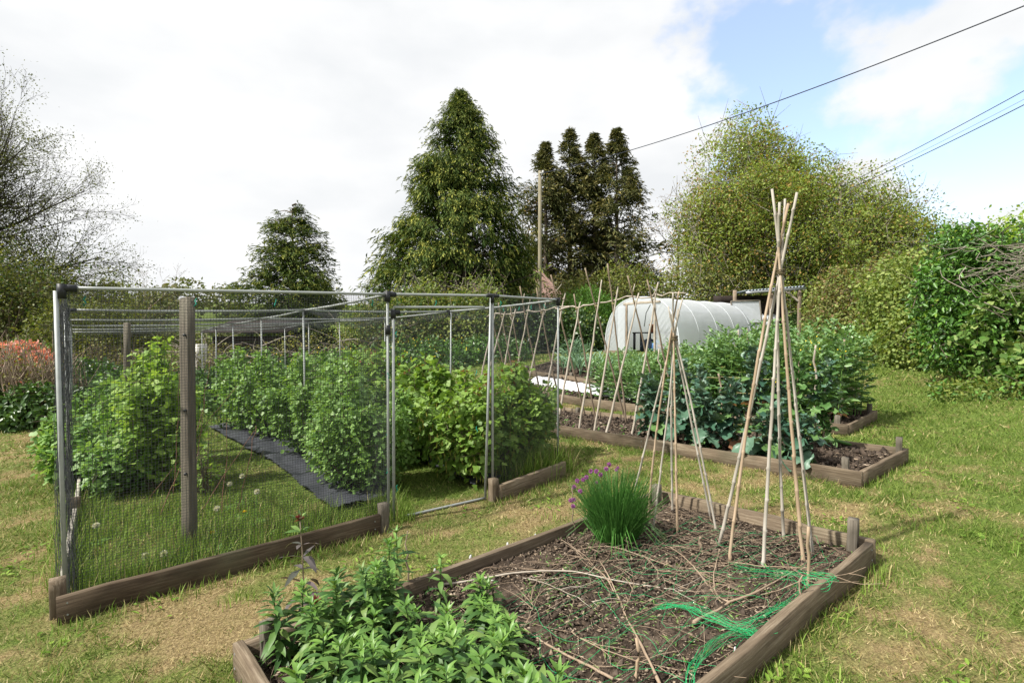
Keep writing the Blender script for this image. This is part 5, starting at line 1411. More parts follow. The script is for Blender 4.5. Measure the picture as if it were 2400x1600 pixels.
for k in range(16):
    u = .36 + (k % 8) * .07; v = .25 + .35 * (k // 8); x, y = bedpoint(BED4, u, v); g = np.array([x, y, Hf(x, y) + .09]); m = 60; rg3 = np.random.default_rng(1540 + k)
    d = unit(rdir(m, rg3) + [0, 0, .8]); d[:, 2] = np.abs(d[:, 2])
    leaf_obj('salad_plant', [leaves(g + d * .05, d, rdir(m, rg3) + [0, 0, .6], rg3.uniform(.1, .24, m), rg3.uniform(.05, .1, m), 'ovate')], L['salad' if k % 2 else 'bean'], None, None, label='leafy green salad plant in the row behind the leeks of the farthest bed', cat='salad plant', group='salad plants in the farthest bed')
# grey green artichoke by the leeks
at_ = thing('artichoke_plant', (1.9, 15.9, Hf(1.9, 15.9)), 'grey green feathery artichoke plant behind the leeks', 'artichoke')
rng = np.random.default_rng(1560); n = 420; d = unit(rdir(n, rng) + [0, 0, .7]); d[:, 2] = np.abs(d[:, 2]); q = np.array([1.9, 15.9, Hf(1.9, 15.9)]) + d * rng.uniform(.2, .75, (n, 1)) * [.8, .8, 1.15]
leaf_obj('foliage', [leaves(q, d + rng.normal(size=(n, 3)) * .5 - [0, 0, .4], rdir(n, rng) + [0, 0, .8], rng.uniform(.14, .3, n), .045, 'diamond')], L['leek'], at_)

# ------------------------------------------------------------------ polytunnel
T0 = np.array((3.55, 20.05)); T1 = np.array((5.62, 17.65))              # front left and front right foot
tw = np.linalg.norm(T1 - T0); fd = (T1 - T0) / tw; ax = np.array((.757, .653)); TL = 6.6; TH = 2.03
tz = .87
def arch(s):                                                            # s 0..1 -> (across 0..tw, height)
    a = math.pi * (1 - s); x = math.cos(a); z = math.sin(a)
    return (tw / 2 * (1 + np.sign(x) * abs(x) ** .80), TH * abs(z) ** .78)
def arch_h(t):
    x = 2 * t / tw - 1; c = min(abs(x) ** (1 / .80), 1.0); return TH * math.sqrt(max(0, 1 - c * c)) ** .78
def tp(u, w, z): q = T0 + fd * u + ax * w; return np.array([q[0], q[1], tz + z])
tun = thing('polytunnel', tuple(tp(tw / 2, TL / 2, 0)), 'white polythene tunnel with an open doorway, behind the vegetable beds', 'polytunnel')
ns, nw = 41, 67; V = []
for j in range(nw):
    w = TL * j / (nw - 1); sag = .004 * abs(math.sin(math.pi * w / (TL / 5))) ** .8
    for i in range(ns):
        u, z = arch(i / (ns - 1)); cx_ = (u - tw / 2); k = 1 - sag / 1.3
        V.append(tp(tw / 2 + cx_ * k, w, z * k - (.1 if i in (0, ns - 1) else 0)))
ii = (np.arange(nw - 1)[:, None] * ns + np.arange(ns - 1)[None]).ravel()
link('cover', mesh_np('cover', np.array(V), [np.stack([ii, ii + 1, ii + ns + 1, ii + ns], 1)], True), M['poly'], tun)
for k in range(6):
    P = [tp(*(lambda a: (a[0], TL * k / 5, a[1]))(arch(s))) for s in np.linspace(0, 1, 33)]
    P = np.array(P); c = tp(tw / 2, TL * k / 5, .6); P = P + unit(P - c) * .003
    tubeo('hoop', P,   .008 if k else .022, M['hoop'], tun, 6)
for uu, zz in ((.22, 1.62),):
    tubeo('side_rail', [tp(tw * .86, w, 1.48) for w in np.linspace(.05, TL - .05, 8)], .02, M['hoop'], tun, 5)
def end_panel(name, u0, u1, mat, parent, w=0.0, seed=0, hmax=None, wr=.03):
    nu, nv = 28, 28; V = []
    for i in range(nu):
        u = u0 + (u1 - u0) * i / (nu - 1); hh = arch_h(u) - .01
        if hmax: hh = min(hh, hmax)
        for j in range(nv):
            z = hh * j / (nv - 1)
            dd = wr * (math.sin((u * 1.2 - z * 1.0) * 26 + 2 * math.sin(z * 3 + seed)) * .5 + .5 * math.sin((u - z * .8) * 47 + seed)) * math.sin(math.pi * j / (nv - 1)) ** .5
            V.append(tp(u, w - dd * .5 - .0, z))
    ii = (np.arange(nu - 1)[:, None] * nv + np.arange(nv - 1)[None]).ravel()
    return link(name, mesh_np(name, np.array(V), [np.stack([ii, ii + 1, ii + nv + 1, ii + nv], 1)], True), mat, parent)
DJ0, DJ1 = .98, 2.18
end_panel('end_panel', .02, DJ0, M['polyclear'], tun, -.01, 1)
end_panel('end_panel', DJ1, tw - .02, M['polyclear'], tun, -.01, 2, wr=.05)
end_panel('end_panel', .02, tw - .02, M['poly'], tun, TL - .02, 3)
beam('door_jamb', tp(DJ0, -.03, -.05), tp(DJ0, -.03, 1.78), .05, .07, M['terracotta'] if 0 else M['hazel_brown'], tun, 61, up=(fd[0], fd[1], 0))
beam('door_jamb', tp(DJ1, -.03, -.05), tp(DJ1, -.03, 1.76), .05, .07, M['hazel'], tun, 62, up=(fd[0], fd[1], 0))
beam('lintel', tp(DJ0 - .1, -.03, 1.76), tp(DJ1 + .25, -.03, 1.80), .05, .09, M['hazel'], tun, 63)
end_panel('door_sheet', DJ0 - .33, DJ0 - .02, M['poly'], tun, -.06, 4, 1.74, .015)
beam('base_board', tp(-.05, -.05, -.1), tp(DJ0 - .05, -.05, -.1), .04, .2, M['board'], tun, 64)
tubeo('inner_brace', [tp(DJ0 + .15, .9, 1.0), tp(DJ0 + .3, .8, 1.5), tp(DJ0 + .62, .6, 1.78)], .018, M['hoopgrey'], tun, 5)
# inside: bench with pots and bags
bench = thing('potting_bench', tuple(tp(1.35, 1.4, 0)), 'black potting bench standing just inside the polytunnel doorway', 'bench')
def tbox(mb, u, w, z, sx, sy, sz): mb.box(tp(u, w, z), (sx, sy, sz), math.atan2(fd[1], fd[0]))
b = MB(); tbox(b, 1.25, 1.3, .76, 1.5, .55, .05); link('bench_top', b.mesh('bench_top'), M['black'], bench)
for u in (.55, 1.25, 1.95):
    for w in (1.08, 1.52):
        b = MB(); tbox(b, u, w, .37, .07, .07, .74); link('leg', b.mesh('leg'), M['black'], bench)
def pot(name, u, w, z, r, h, label, mat='terracotta', sq=False):
    b = MB(); k = 4 if sq else 14; th = np.arange(k) * 2 * math.pi / k + .4
    rings = [(r * .72, 0), (r * .95, h * .8), (r * 1.08, h * .8), (r * 1.08, h), (r * .95, h), (r * .9, h * .85)]
    c = tp(u, w, z); V = np.array([[c[0] + math.cos(t) * q, c[1] + math.sin(t) * q, c[2] + zz] for q, zz in rings for t in th])
    i = np.arange(len(rings) - 1)[:, None] * k; j = np.arange(k)[None]; j2 = (j + 1) % k
    b.add(V, [np.stack([i + j, i + j2, i + k + j2, i + k + j], -1).reshape(-1, 4), np.arange(k)[::-1][None], (np.arange(k) + 5 * k)[None]])
    return link(name, b.mesh(name), M[mat], None, None, label, 'plant pot')
pot('plant_pot', 1.30, 1.25, .785, .20, .30, 'square terracotta plant pot standing on the black bench', sq=True)
pot('plant_pot', 2.02, .75, 0, .17, .32, 'terracotta pot on the ground inside the tunnel doorway')
def lumpy(name, u, w, z, r, sc, mat, label, cat, seed):
    rng = np.random.default_rng(seed); n1_, n2_ = 18, 10; V = []
    c = tp(u, w, z)
    for i in range(n2_):
        ph = math.pi * i / (n2_ - 1)
        for j in range(n1_):
            th = 2 * math.pi * j / n1_; d = np.array([math.sin(ph) * math.cos(th), math.sin(ph) * math.sin(th), -math.cos(ph)])
            k = r * (1 + .25 * math.sin(3 * th + seed) * math.sin(2 * ph + seed) + .14 * math.sin(7 * th + 4 * ph)); V.append(c + d * k * np.array(sc) + [0, 0, r * sc[2] * .9])
    i = np.arange(n2_ - 1)[:, None] * n1_; j = np.arange(n1_)[None]; j2 = (j + 1) % n1_
    return link(name, mesh_np(name, np.array(V), [np.stack([i + j, i + j2, i + n1_ + j2, i + n1_ + j], -1).reshape(-1, 4)], True), mat, None, None, label, cat)
lumpy('plastic_bag', 1.80, 1.2, .785, .17, (1.2, .9, .8), M['hoop'], 'crumpled white plastic bag on the black bench', 'bag', 2)
lumpy('compost_bag', 1.25, .95, 0, .26, (1.0, .8, 1.0), M['bag_dark'], 'dark compost bag slumped under the bench', 'bag', 3)
lumpy('compost_bag', 1.72, .85, 0, .22, (.8, .7, 1.1), M['bag_blue'], 'blue and white bag standing in front of the bench', 'bag', 4)
lumpy('compost_bag', 1.92, 1.1, 0, .24, (1.0, .8, .9), M['bag_dark'], 'dark bag at the right foot of the bench', 'bag', 5)
b = MB(); c = tp(1.53, 1.2, .785); b.tube([c, c + [0, 0, .2], c + [0, 0, .24], c + [0, 0, .3]], [.05, .05, .02, .02], 10)
link('bottle', b.mesh('bottle'), M['bag_dark'], None, None, 'small dark bottle beside the pot on the black bench', 'bottle')
rg3 = np.random.default_rng(1600); m = 70; q = tp(2.02, .75, .32) + rg3.normal(size=(m, 3)) * [.12, .12, .12] + [0, 0, .12]
leaf_obj('potted_plant', [leaves(q, rdir(m, rg3), rdir(m, rg3) + [0, 0, .8], .1, .06, 'ovate')], L['salad'], None, None, label='leafy young plant growing in the terracotta pot in the tunnel', cat='potted plant')

# ------------------------------------------------------------------ lean-to, tank, panel
lt = thing('lean_to', (11.8, 23.8, Hf(11.8, 23.8)), 'open lean-to shelter with grey corrugated roof beyond the polytunnel', 'lean-to')
def at(x, y, Y):
    p = R(1.0); u = (x - 1200) / 1234; v = (800 - y) / 1234
    d = np.array([u, math.cos(p) + v * math.sin(p), v * math.cos(p) - math.sin(p)]); return np.array([0, 0, 1.65]) + d / d[1] * Y
# roof sheet
A = np.array([10.15, 22.9, 3.45]); B_ = np.array([12.6, 22.6, 3.62]); back = np.array([.5, 2.6, .05])
nu = 90; V = []
for i in range(nu):
    q = A + (B_ - A) * i / (nu - 1); zc = .03 * math.sin(i * math.pi / 2.5)
    for k in range(2):
        for zt in (0, .012): V.append(q + back * k + [0, 0, zc + zt])
i = np.arange(nu - 1) * 4
link('roof', mesh_np('roof', np.array(V), [np.concatenate([np.stack([i, i + 4, i + 6, i + 2], 1), np.stack([i + 1, i + 3, i + 7, i + 5], 1), np.stack([i, i + 1, i + 5, i + 4], 1)])]), M['corr'], lt)
beam('fascia', A + [0, -.02, -.14], B_ + [0, -.02, -.14], .03, .1, M['hoopgrey'], lt, 71)
for k, (x, y) in enumerate([(12.4, 22.75), (11.25, 22.9), (12.9, 25.2), (9.8, 23.2)]):
    z = Hf(x, y); stake('upright', (x, y, z), 3.5 - z, .12, .12, M['hazel_brown'], lt, 72 + k)
beam('brace', (12.38, 22.72, 2.9), (11.8, 22.8, 3.42), .06, .08, M['hazel'], lt, 79)
# dark back wall
for k in range(7):
    beam('wall_board', (9.7, 25.4, Hf(11, 25) + k * .33), (12.9, 25.0, Hf(11, 25) + k * .33), .03, .32, M['darkplank'], lt, 80 + k)
tk = thing('water_tank', (11.0, 23.6, Hf(11, 23.6)), 'white plastic water tank in a wire cage under the lean-to', 'water tank')
zt = Hf(11, 23.6); b = MB(); b.box((11.15, 23.6, zt + .75), (.95, .95, 1.1)); link('tank', b.mesh('tank'), M['tank'], tk)
b = MB(); b.box((11.15, 23.6, zt + .1), (1.05, 1.05, .14)); link('pallet', b.mesh('pallet'), M['board'], tk)
b = MB()
for k in range(7): b.tube([(10.65 + k * .165, 23.08, zt + .15), (10.65 + k * .165, 23.08, zt + 1.35)], .012, 4); 
for k in range(6): b.tube([(10.65, 23.06, zt + .2 + k * .22), (11.65, 23.06, zt + .2 + k * .22)], .012, 4); b.tube([(10.63, 23.06, zt + .2 + k * .22), (10.63, 24.1, zt + .2 + k * .22)], .012, 4)
link('wire_cage', b.mesh('wire_cage'), M['hoopgrey'], tk, 'stuff')
# translucent panel door leaning by the tunnel
pd = thing('panel_door', (9.9, 21.4, Hf(9.9, 21.4)), 'translucent framed panel door leaning at the far end of the polytunnel', 'panel door')
z0 = Hf(9.9, 21.4); a = np.array([9.15, 21.6, z0 + .05]); c = np.array([10.12, 21.15, z0 + .05]); hgt = np.array([-.15, .1, 1.8])
V = np.array([a, c, c + hgt, a + hgt]); V = np.concatenate([V, V + [.0, .012, 0]])
link('panel', mesh_np('panel', V, [np.array([[0, 1, 2, 3], [7, 6, 5, 4]])]), M['polyclear'], pd)
for k, (p, q) in enumerate([(a, a + hgt), (c, c + hgt), (a, c), (a + hgt, c + hgt), (a + hgt * .5, c + hgt * .5)]):
    tubeo('frame', [p + [0, -.03, 0], q + [0, -.03, 0]], .03, M['post'], pd, 4, False)

# ------------------------------------------------------------------ conifers
def conifer(label, x, y, h, rad, seed, nb=900, per=11, prof=None, mat='cyp', lead=1, droop=.55, fl=.34, gap=0.0, base=.0, offs=None, ry=None, spread=.42, slim=.55, rag=.82, bq=3):
    """cypress: whorls of drooping sprays, yellowish at the tips, with sunlight painted onto the clump tops"""
    rng = np.random.default_rng(seed); g = Hf(x, y) - .1
    t = thing('conifer', (x, y, g), label, 'conifer')
    b = MB(); b.tube(spline([(x, y, g), (x + .05, y, g + h * .5), (x, y, g + h * .97)], 12), np.linspace(rad * .075, .02, 12), 8, False)
    prof = prof or (lambda f: (1 - f) ** .75)
    nq = max(30, nb // bq)                                        # boughs, each carrying a spray of tips
    bi = rng.integers(0, nq, nb)
    f = np.clip((rng.random(nq) ** 1.15 * (1 - base) + base)[bi] + rng.normal(size=nb) * .020, 0, .995)
    az = rng.uniform(0, 2 * math.pi, nq)[bi] + rng.normal(size=nb) * .55 / (.6 + rad * prof(f))
    tops = np.array(offs if offs else [(0, 0, 1.0)])
    ti = rng.integers(0, len(tops), nq)[bi]
    bR = (rag + (1.12 - rag) * rng.random(nq) ** .6)[bi]
    R_ = rad * prof(f) * bR * rng.uniform(.78, 1.04, nb) * (1 + .13 * np.sin(az * 3 + f * 9 + seed) + .10 * np.sin(az * 7 + f * 23))
    if ry: pass
    hh = h * tops[ti, 2]
    o = np.stack([np.cos(az), np.sin(az), 0 * az], 1)
    Ptip = np.stack([x + tops[ti, 0] * f + o[:, 0] * R_, y + tops[ti, 1] * f + o[:, 1] * R_, g + hh * f], 1)
    if gap: 
        k = (vn3(Ptip * .55, seed) > gap) | (f > .72); Ptip, o, R_, f, az = Ptip[k], o[k], R_[k], f[k], az[k]
    nb = len(Ptip)
    for i in range(0, nb, 3):                                   # limbs
        p = Ptip[i]; c = np.array([x, y, p[2] - R_[i] * .25]); b.tube([c, (c + p) / 2 + [0, 0, .1], p], [.05, .03, .012], 3, False)
    link('trunk', b.mesh('trunk'), M['bark'], t)
    # sprays round each tip
    i = np.repeat(np.arange(nb), per); n = len(i)
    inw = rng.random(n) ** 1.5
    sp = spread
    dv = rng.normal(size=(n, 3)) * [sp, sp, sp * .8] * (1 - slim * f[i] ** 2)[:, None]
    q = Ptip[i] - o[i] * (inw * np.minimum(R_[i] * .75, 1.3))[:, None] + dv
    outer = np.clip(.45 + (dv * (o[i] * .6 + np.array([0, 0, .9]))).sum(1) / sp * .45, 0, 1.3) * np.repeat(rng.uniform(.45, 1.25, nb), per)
    D0 = unit(o[i] * .9 + rng.normal(size=(n, 3)) * .5 + [0, 0, -droop * .4])
    parts = []
    S_ = unit(np.cross(D0, np.array([0, 0, 1.0])))
    ln = fl * rng.uniform(.45, 1.6, n) * (1 - .45 * f[i] ** 3)
    for s, (a, side, dr, wd, tip) in enumerate([(0.0, 0, .1, .22, .0), (.38, .55, .45, .18, .35), (.42, -.55, .6, .20, .45), (.62, 0, .9, .22, .8)]):
        P = q + D0 * (a * ln)[:, None] - np.array([0, 0, 1.0]) * (droop * a * a * ln)[:, None]
        D = unit(D0 + S_ * side - np.array([0, 0, 1.0]) * (droop * dr) + rng.normal(size=(n, 3)) * .2)
        N = unit(np.array([0, 0, 1.0]) + o[i] * .5 + rng.normal(size=(n, 3)) * .4)
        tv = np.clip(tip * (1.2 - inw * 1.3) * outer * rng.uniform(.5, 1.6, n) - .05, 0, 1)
        parts.append(leaves(P, D, N, ln * .72, ln * wd, 'diamond', tv))
    leaf_obj('crown', parts, L[mat], t)
    return t
conifer('big dense dark green cypress, tallest tree in the middle of the picture', -2.35, 24.5, 12.3, 3.8, 2000, 1500, 28, lambda f: np.where(f < .32, .86 + .14 * np.sin(f / .32 * 1.57), np.clip((1 - f) / .68, 0, 1) ** .74), droop=.75, fl=.235, spread=.22)
conifer('smaller dense cypress with a double top, left of the big cypress', -12.9, 31, 9.8, 2.95, 2010, 1200, 16, lambda f: np.interp(f, [0, .3, .5, .7, .85, .95, 1], [1.0, 1.0, .88, .66, .40, .19, .03]), droop=.35, fl=.25, spread=.2, rag=.84, bq=3, offs=[(.3, 0, 1.0), (-.7, 0, .95), (.2, .3, .97)])
for k, (x, y, h, r_, lab) in enumerate([(2.2, 35, 13.4, 3.2, 'feathery brownish cypress, leftmost of the group behind the telegraph pole'), (3.9, 36, 14.6, 3.5, 'feathery brownish cypress, second from the left behind the telegraph pole'),
                                        (5.5, 35.5, 14.1, 3.4, 'feathery brownish cypress, third from the left behind the telegraph pole'), (6.8, 34.5, 14.0, 3.2, 'feathery brownish cypress, rightmost of the group behind the telegraph pole')]):
    conifer(lab, x, y, h, r_, 2020 + k, 760, 18, lambda f: np.interp(f, [0, .25, .45, .65, .8, .9, 1], [.95, 1.0, .90, .66, .40, .20, .03]), 'cyp2', droop=.22, fl=.33, spread=.26, gap=.34, slim=.85, rag=.5, bq=5)

# ------------------------------------------------------------------ deciduous trees
CFG = dict(seg=[7, 6, 4, 3, 2], wob=[.06, .13, .16, .2, .24], grav=[.02, .03, .02, .01, 0], taper=[.35, .15, .18, .25, .25], k=[8, 5, 3, 3, 3], n=[9, 7, 6, 5], start=[.22, .2, .2, .2], spread=[.85, .75, .75, .7], len=[.72, .55, .5, .48], rr=[.5, .5, .5, .55], rmin=.007, tipfrom=3)
def tree(label, x, y, h, trunk, rad, seed, leafn, size, keys, cfg=None, lean=(0, 0, 1), ivy=0, mat='bark', name='tree', aspect=.6, spread=.35, forks=1, twigmat=None):
    c = dict(CFG); c.update(cfg or {})
    rng = np.random.default_rng(seed); g = Hf(x, y) - .1
    t = thing(name, (x, y, g), label, 'tree'); b = MB(); tips = []
    for f in range(forks):
        d = np.array(lean, float) + (rng.normal(size=3) * [.25, .25, 0] if forks > 1 else 0); d /= np.linalg.norm(d)
        grow(b, tips, np.array([x + .15 * f, y, g]), d, trunk * (1 - .12 * f), rad * (1 - .2 * f), 0, c, rng)
    link('trunk', b.mesh('trunk', True), M[mat], t)
    P = np.array([p for p, _ in tips]); D = np.array([d for _, d in tips])
    for k, (key, frac) in enumerate(keys):
        n = int(leafn * frac)
        if not n: continue
        i = rng.integers(0, len(P), n)
        q = P[i] + rng.normal(size=(n, 3)) * spread * .5
        s = size * rng.uniform(.6, 1.3, n)
        leaf_obj('crown', [leaves(q, D[i] * .6 + rng.normal(size=(n, 3)) * .8 + [0, 0, -.2], rng.normal(size=(n, 3)) * .6 + [0, 0, .7], s, s * aspect)], L[key], t)
    if ivy:
        n = ivy; f = rng.random(n); r_ = rad * 1.6 + .55 * rng.random(n) * np.sin(np.pi * np.clip(f * .9 + .1, 0, 1)) + .15; a = rng.uniform(0, 6.28, n)
        q = np.stack([x + lean[0] * f * trunk + np.cos(a) * r_, y + np.sin(a) * r_, g + f * trunk * 1.05], 1); o = np.stack([np.cos(a), np.sin(a), 0 * a], 1)
        leaf_obj('ivy', [leaves(q, o * .5 + rng.normal(size=(n, 3)) * .5 - [0, 0, .6], o + rng.normal(size=(n, 3)) * .4, .16, .13, 'ovate')], L['ivy'], t)
    return t
CR1 = [(12.8, 29.0, 8.4, 3.9, 3.2, 4.0), (15.4, 29.0, 9.2, 2.6, 2.4, 2.3), (11.6, 28.6, 5.4, 3.4, 2.6, 3.0), (13.2, 29.0, 11.3, 2.1, 2.0, 2.2), (10.8, 29.0, 8.0, 2.2, 2.0, 2.2)]
CR2 = [(18.0, 28.2, 6.6, 4.2, 3.2, 3.6), (15.6, 27.6, 4.6, 3.4, 2.4, 2.8), (20.8, 28.6, 4.8, 2.6, 2.4, 2.6)]
t1 = tree('large spring tree with olive and rusty young leaves and an ivy clad trunk', 12.9, 29.0, 14, 7.4, .28, 2106, 38000, .13, [('decid', .84), ('rust', .16)], ivy=5200, spread=.48, mat='greytwig',
     cfg=dict(grav=[.02, .015, -.005, -.01, 0], len=[.78, .6, .52, .5], n=[11, 8, 6, 5], start=[.12, .15, .15, .2]))
t2 = tree('lower bushy tree with fine olive leaves, right of the large spring tree', 18.4, 28.5, 9, 5.9, .2, 2111, 34000, .125, [('decid', .62), ('hazelh', .33), ('rust', .05)], spread=.5, forks=3, mat='greytwig',
     cfg=dict(n=[10, 7, 6, 5], start=[.05, .12, .15, .2], len=[.85, .62, .55, .5], grav=[.02, .02, 0, 0, 0]))
for t_, cr_, ks in ((t1, CR1, [('decid', 38000), ('rust', 10000), ('hazelh', 6000)]), (t2, CR2, [('decid', 22000), ('rust', 3000), ('hazelh', 11000)])):
    for q_, (key_, n_) in enumerate(ks):
        leaf_obj('crown', [blob_leaves(cr_, n_, .14, .6, 'diamond', 2190 + q_, shell=.8, lump=.75, lscale=.6, gap=.42, gscale=.6)], L[key_], t_)
for t_, cr_, sd_ in ((t1, CR1, 5), (t2, CR2, 6)):
    link('boughs', stick_cloud(cr_, 1500, 1.5, .016, 2180 + sd_, .5, shell=.85, lump=.7, lscale=.6).mesh('boughs'), M['greytwig'], t_, 'stuff')
tb = tree('bare branched tree at the left edge with fine twigs against the sky', -27.0, 25.5, 13, 10.2, .36, 2122, 36000, .09, [('leftgreen', 1.0)], spread=.5, mat='darktwig', ivy=2500,
     cfg=dict(n=[28, 11, 7, 4], start=[.10, .12, .12, .15], len=[.74, .62, .52, .5], spread=[.90, .55, .55, .5], grav=[.02, .035, .03, .02, .02], rmin=.0075, wob=[.05, .09, .11, .13, .15]))
leaf_obj('crown', [blob_leaves([(-25.6, 25.5, 6.2, 3.2, 2.2, 4.2), (-23.6, 25.0, 4.0, 2.6, 2.0, 2.6), (-26.2, 25.5, 9.4, 3.0, 2.0, 3.2)], 26000, .10, .6, 'diamond', 2185, shell=.9, lump=.7, lscale=.6, gap=.34, gscale=1.0)], L['leftgreen'], tb)
link('boughs', stick_cloud([(-25.6, 25.5, 6.2, 3.6, 2.2, 4.4), (-26.2, 25.5, 9.0, 3.4, 2.0, 3.8)], 1500, 1.7, .014, 2187, .7, shell=.9, lump=.6, lscale=.6).mesh('boughs'), M['darktwig'], tb, 'stuff')
tree('slender bare tree with reddish twigs leaning out behind the cage corner', -19.0, 24.5, 5, 4.2, .09, 2131, 260, .06, [('leftgreen', 1.0)], lean=(.35, 0, .8), mat='hazel_brown', cfg=dict(n=[8, 6, 4, 3], rmin=.006, spread=[.6, .5, .5, .5], seg=[6, 5, 4, 3, 2]))
tree('dense olive green tree low on the left behind the orange azalea', -22.6, 22.5, 8, 4.6, .2, 2141, 20000, .125, [('leftgreen', .8), ('dark', .2)], spread=.6, forks=3, mat='twig', cfg=dict(n=[8, 6, 4, 3], start=[.02, .1, .15, .2], len=[.95, .65, .55, .5]))
tree('second low olive green tree behind the left corner of the cage', -16.8, 21.5, 6, 2.6, .14, 2151, 15000, .115, [('leftgreen', .85), ('hazelh', .15)], spread=.55, forks=3, mat='twig', cfg=dict(n=[7, 6, 4, 3], start=[.02, .1, .15, .2], len=[.95, .65, .55, .5]))
tree('fresh bright green tree rising behind the hedge at the right edge', 15.6, 16.0, 5.2, 2.9, .13, 2161, 16000, .125, [('bright', 1.0)], spread=.5, forks=3, cfg=dict(n=[8, 5, 4, 3], start=[.1, .1, .15, .2], len=[.85, .62, .55, .5]))
tree('thin bare tree peeping out behind the brownish cypresses', 10.4, 34, 9, 7.0, .1, 2171, 900, .12, [('rust', 1.0)], cfg=dict(n=[8, 6, 4, 3], rmin=.01))
tree('thin bare tree between the big cypress and the brownish group', .0, 34.5, 9, 8.2, .1, 2175, 400, .12, [('rust', 1.0)], cfg=dict(n=[8, 6, 4, 3], rmin=.01))

# ------------------------------------------------------------------ hedges and shrubs
def shrub(name, label, cat, ells, groups, seed, sticks=None, zf=True, stickmat='twig', stickup=.3, **kw):
    e = np.array(ells, float); x, y = e[0, 0], e[0, 1]
    t = thing(name, (x, y, Hf(x, y)), label, cat)
    zm = (lambda a, c: H(a, c) + .02)
    for k, (key, n, size, shape, asp) in enumerate(groups):
        leaf_obj('foliage', [blob_leaves(ells, n, size, asp, shape, seed + k * 13, zmin=zm, **kw)], L[key], t)
    if sticks:
        n, ln, r_ = sticks
        link('branches', stick_cloud(ells, n, ln, r_, seed + 3, stickup, shell=.6, lump=kw.get('lump', .3), zmin=zm).mesh('branches'), M[stickmat], t, 'stuff')
    return t
def hz(x, y, z): return (x, y, Hf(x, y) + z)
def ell(x, y, z, rx, ry, rz): return (*hz(x, y, z), rx, ry, rz)
# right side
shrub('elder_shrub', 'big deep green leafy elder shrub in the hedge on the right', 'shrub', [ell(10.1, 11.7, 1.9, 1.0, .9, 1.25), ell(9.5, 11.2, .9, .8, .7, .75), ell(10.9, 11.5, 2.2, 1.0, .9, .95), ell(9.7, 11.6, 1.9, .75, .7, .8), ell(10.4, 11.2, 1.1, .8, .6, .8), ell(9.9, 11.5, 2.85, .6, .6, .5), ell(11.6, 11.6, 1.8, .9, .8, 1.1)], [('elder', 14000, .12, 'ovate', .46), ('dark', 4500, .10, 'ovate', .5), ('bright', 900, .09, 'ovate', .5)], 2200, (200, .7, .012), lump=.6, lscale=1.5, gap=.30, gscale=1.7, shell=.6)
shrub('maple_shrub', 'field maple growth with pale lit leaves low in the hedge at the right edge', 'shrub', [ell(10.0, 10.4, .95, 1.1, .8, 1.0), ell(10.9, 10.3, .85, 1.1, .8, 1.1), ell(9.3, 9.0, .35, .7, .7, .5)], [('maple', 6000, .11, 'lobed', .95), ('elder', 1600, .13, 'ovate', .45)], 2210, (160, .6, .009), lump=.5, lscale=1.5, gap=.28, gscale=1.6)
shrub('bramble_bank', 'low pale brambles and nettles at the foot of the hedge by the right edge', 'brambles', [ell(9.3, 8.6, .1, .9, .8, .45), ell(8.7, 9.8, .0, .8, .8, .28), ell(10.2, 8.2, .3, .9, .9, .6)], [('hazelh', 3200, .075, 'ovate', .6), ('elder', 900, .10, 'ovate', .5)], 2220, (70, .5, .006), lump=.5)
dead = thing('dead_branches', hz(10.6, 9.9, 1.6), 'tangle of dead grey brown branches on top of the hedge at the right edge', 'dead branches')
rng = np.random.default_rng(2230); b = MB()
for k in range(520):
    p = np.array(hz(10.6, 9.9, 2.0)) + rng.normal(size=3) * [.8, .35, .32]; a = rng.uniform(0, 6.28); l = rng.uniform(.3, 1.1)
    e = p + [math.cos(a) * l, math.sin(a) * l * .6, rng.normal() * .3 * l]
    b.tube(spline([p, (p + e) / 2 + rng.normal(size=3) * .12, e], 6), np.linspace(rng.uniform(.005, .013), .003, 6), 4, False)
link('tangle', b.mesh('tangle'), M['greytwig'], dead, 'stuff')
for k in range(9):
    p = np.array(hz(10.6, 9.7, 1.7)) + rng.normal(size=3) * [.6, .2, .3]; a = rng.uniform(2.2, 4.2); l = rng.uniform(.9, 1.9); e = p + [math.cos(a) * l, -.35 + rng.normal() * .2, rng.uniform(-1.2, .9) * .7]
    P = spline([p, (p + e) / 2 + rng.normal(size=3) * .18, e], 10); tubeo('branch', P, np.linspace(.014, .004, 10), M['greytwig'], dead, 6)
shrub('hedge', 'pale yellow green hedge stretch between the elder and the clipped hedge', 'hedge', [ell(11.5, 15.3, 1.35, 1.35, 1.3, 1.75), ell(11.0, 14.2, .7, 1.0, 1.0, 1.0), ell(12.4, 14.4, 1.7, 1.3, 1.2, 1.5)], [('hedge_lt', 15000, .105, 'ovate', .7), ('hazelh', 4500, .10, 'ovate', .7)], 2240, (260, .5, .008), lump=.4, lscale=1.4)
shrub('hedge', 'clipped hedge with brownish new growth beside the lean-to', 'hedge', [ell(12.1, 19.0, 1.2, 1.5, 1.5, 1.65), ell(13.6, 18.6, 1.5, 1.7, 1.4, 1.6), ell(11.9, 18.1, .7, 1.1, 1.1, 1.0)], [('hedge_br', 12000, .10, 'ovate', .65), ('hedge_lt', 6000, .10, 'ovate', .65)], 2250, (420, .55, .008), lump=.28, lscale=1.2)
fb = shrub('flower_clump', 'clump of pink and white flowers at the foot of the clipped hedge', 'flowers', [ell(11.2, 16.8, .45, .75, .5, .6)], [('gshrub', 2200, .10, 'ovate', .5)], 2260)
Pq, Oq = blob_points([ell(11.2, 16.8, .55, .7, .45, .6)], 260, seed=2262, shell=.3)
leaf_obj('pink_flowers', [leaves(Pq[:120], rdir(120), Oq[:120] + [0, 0, .5], .075, .07, 'ovate')], L['pink'], fb)
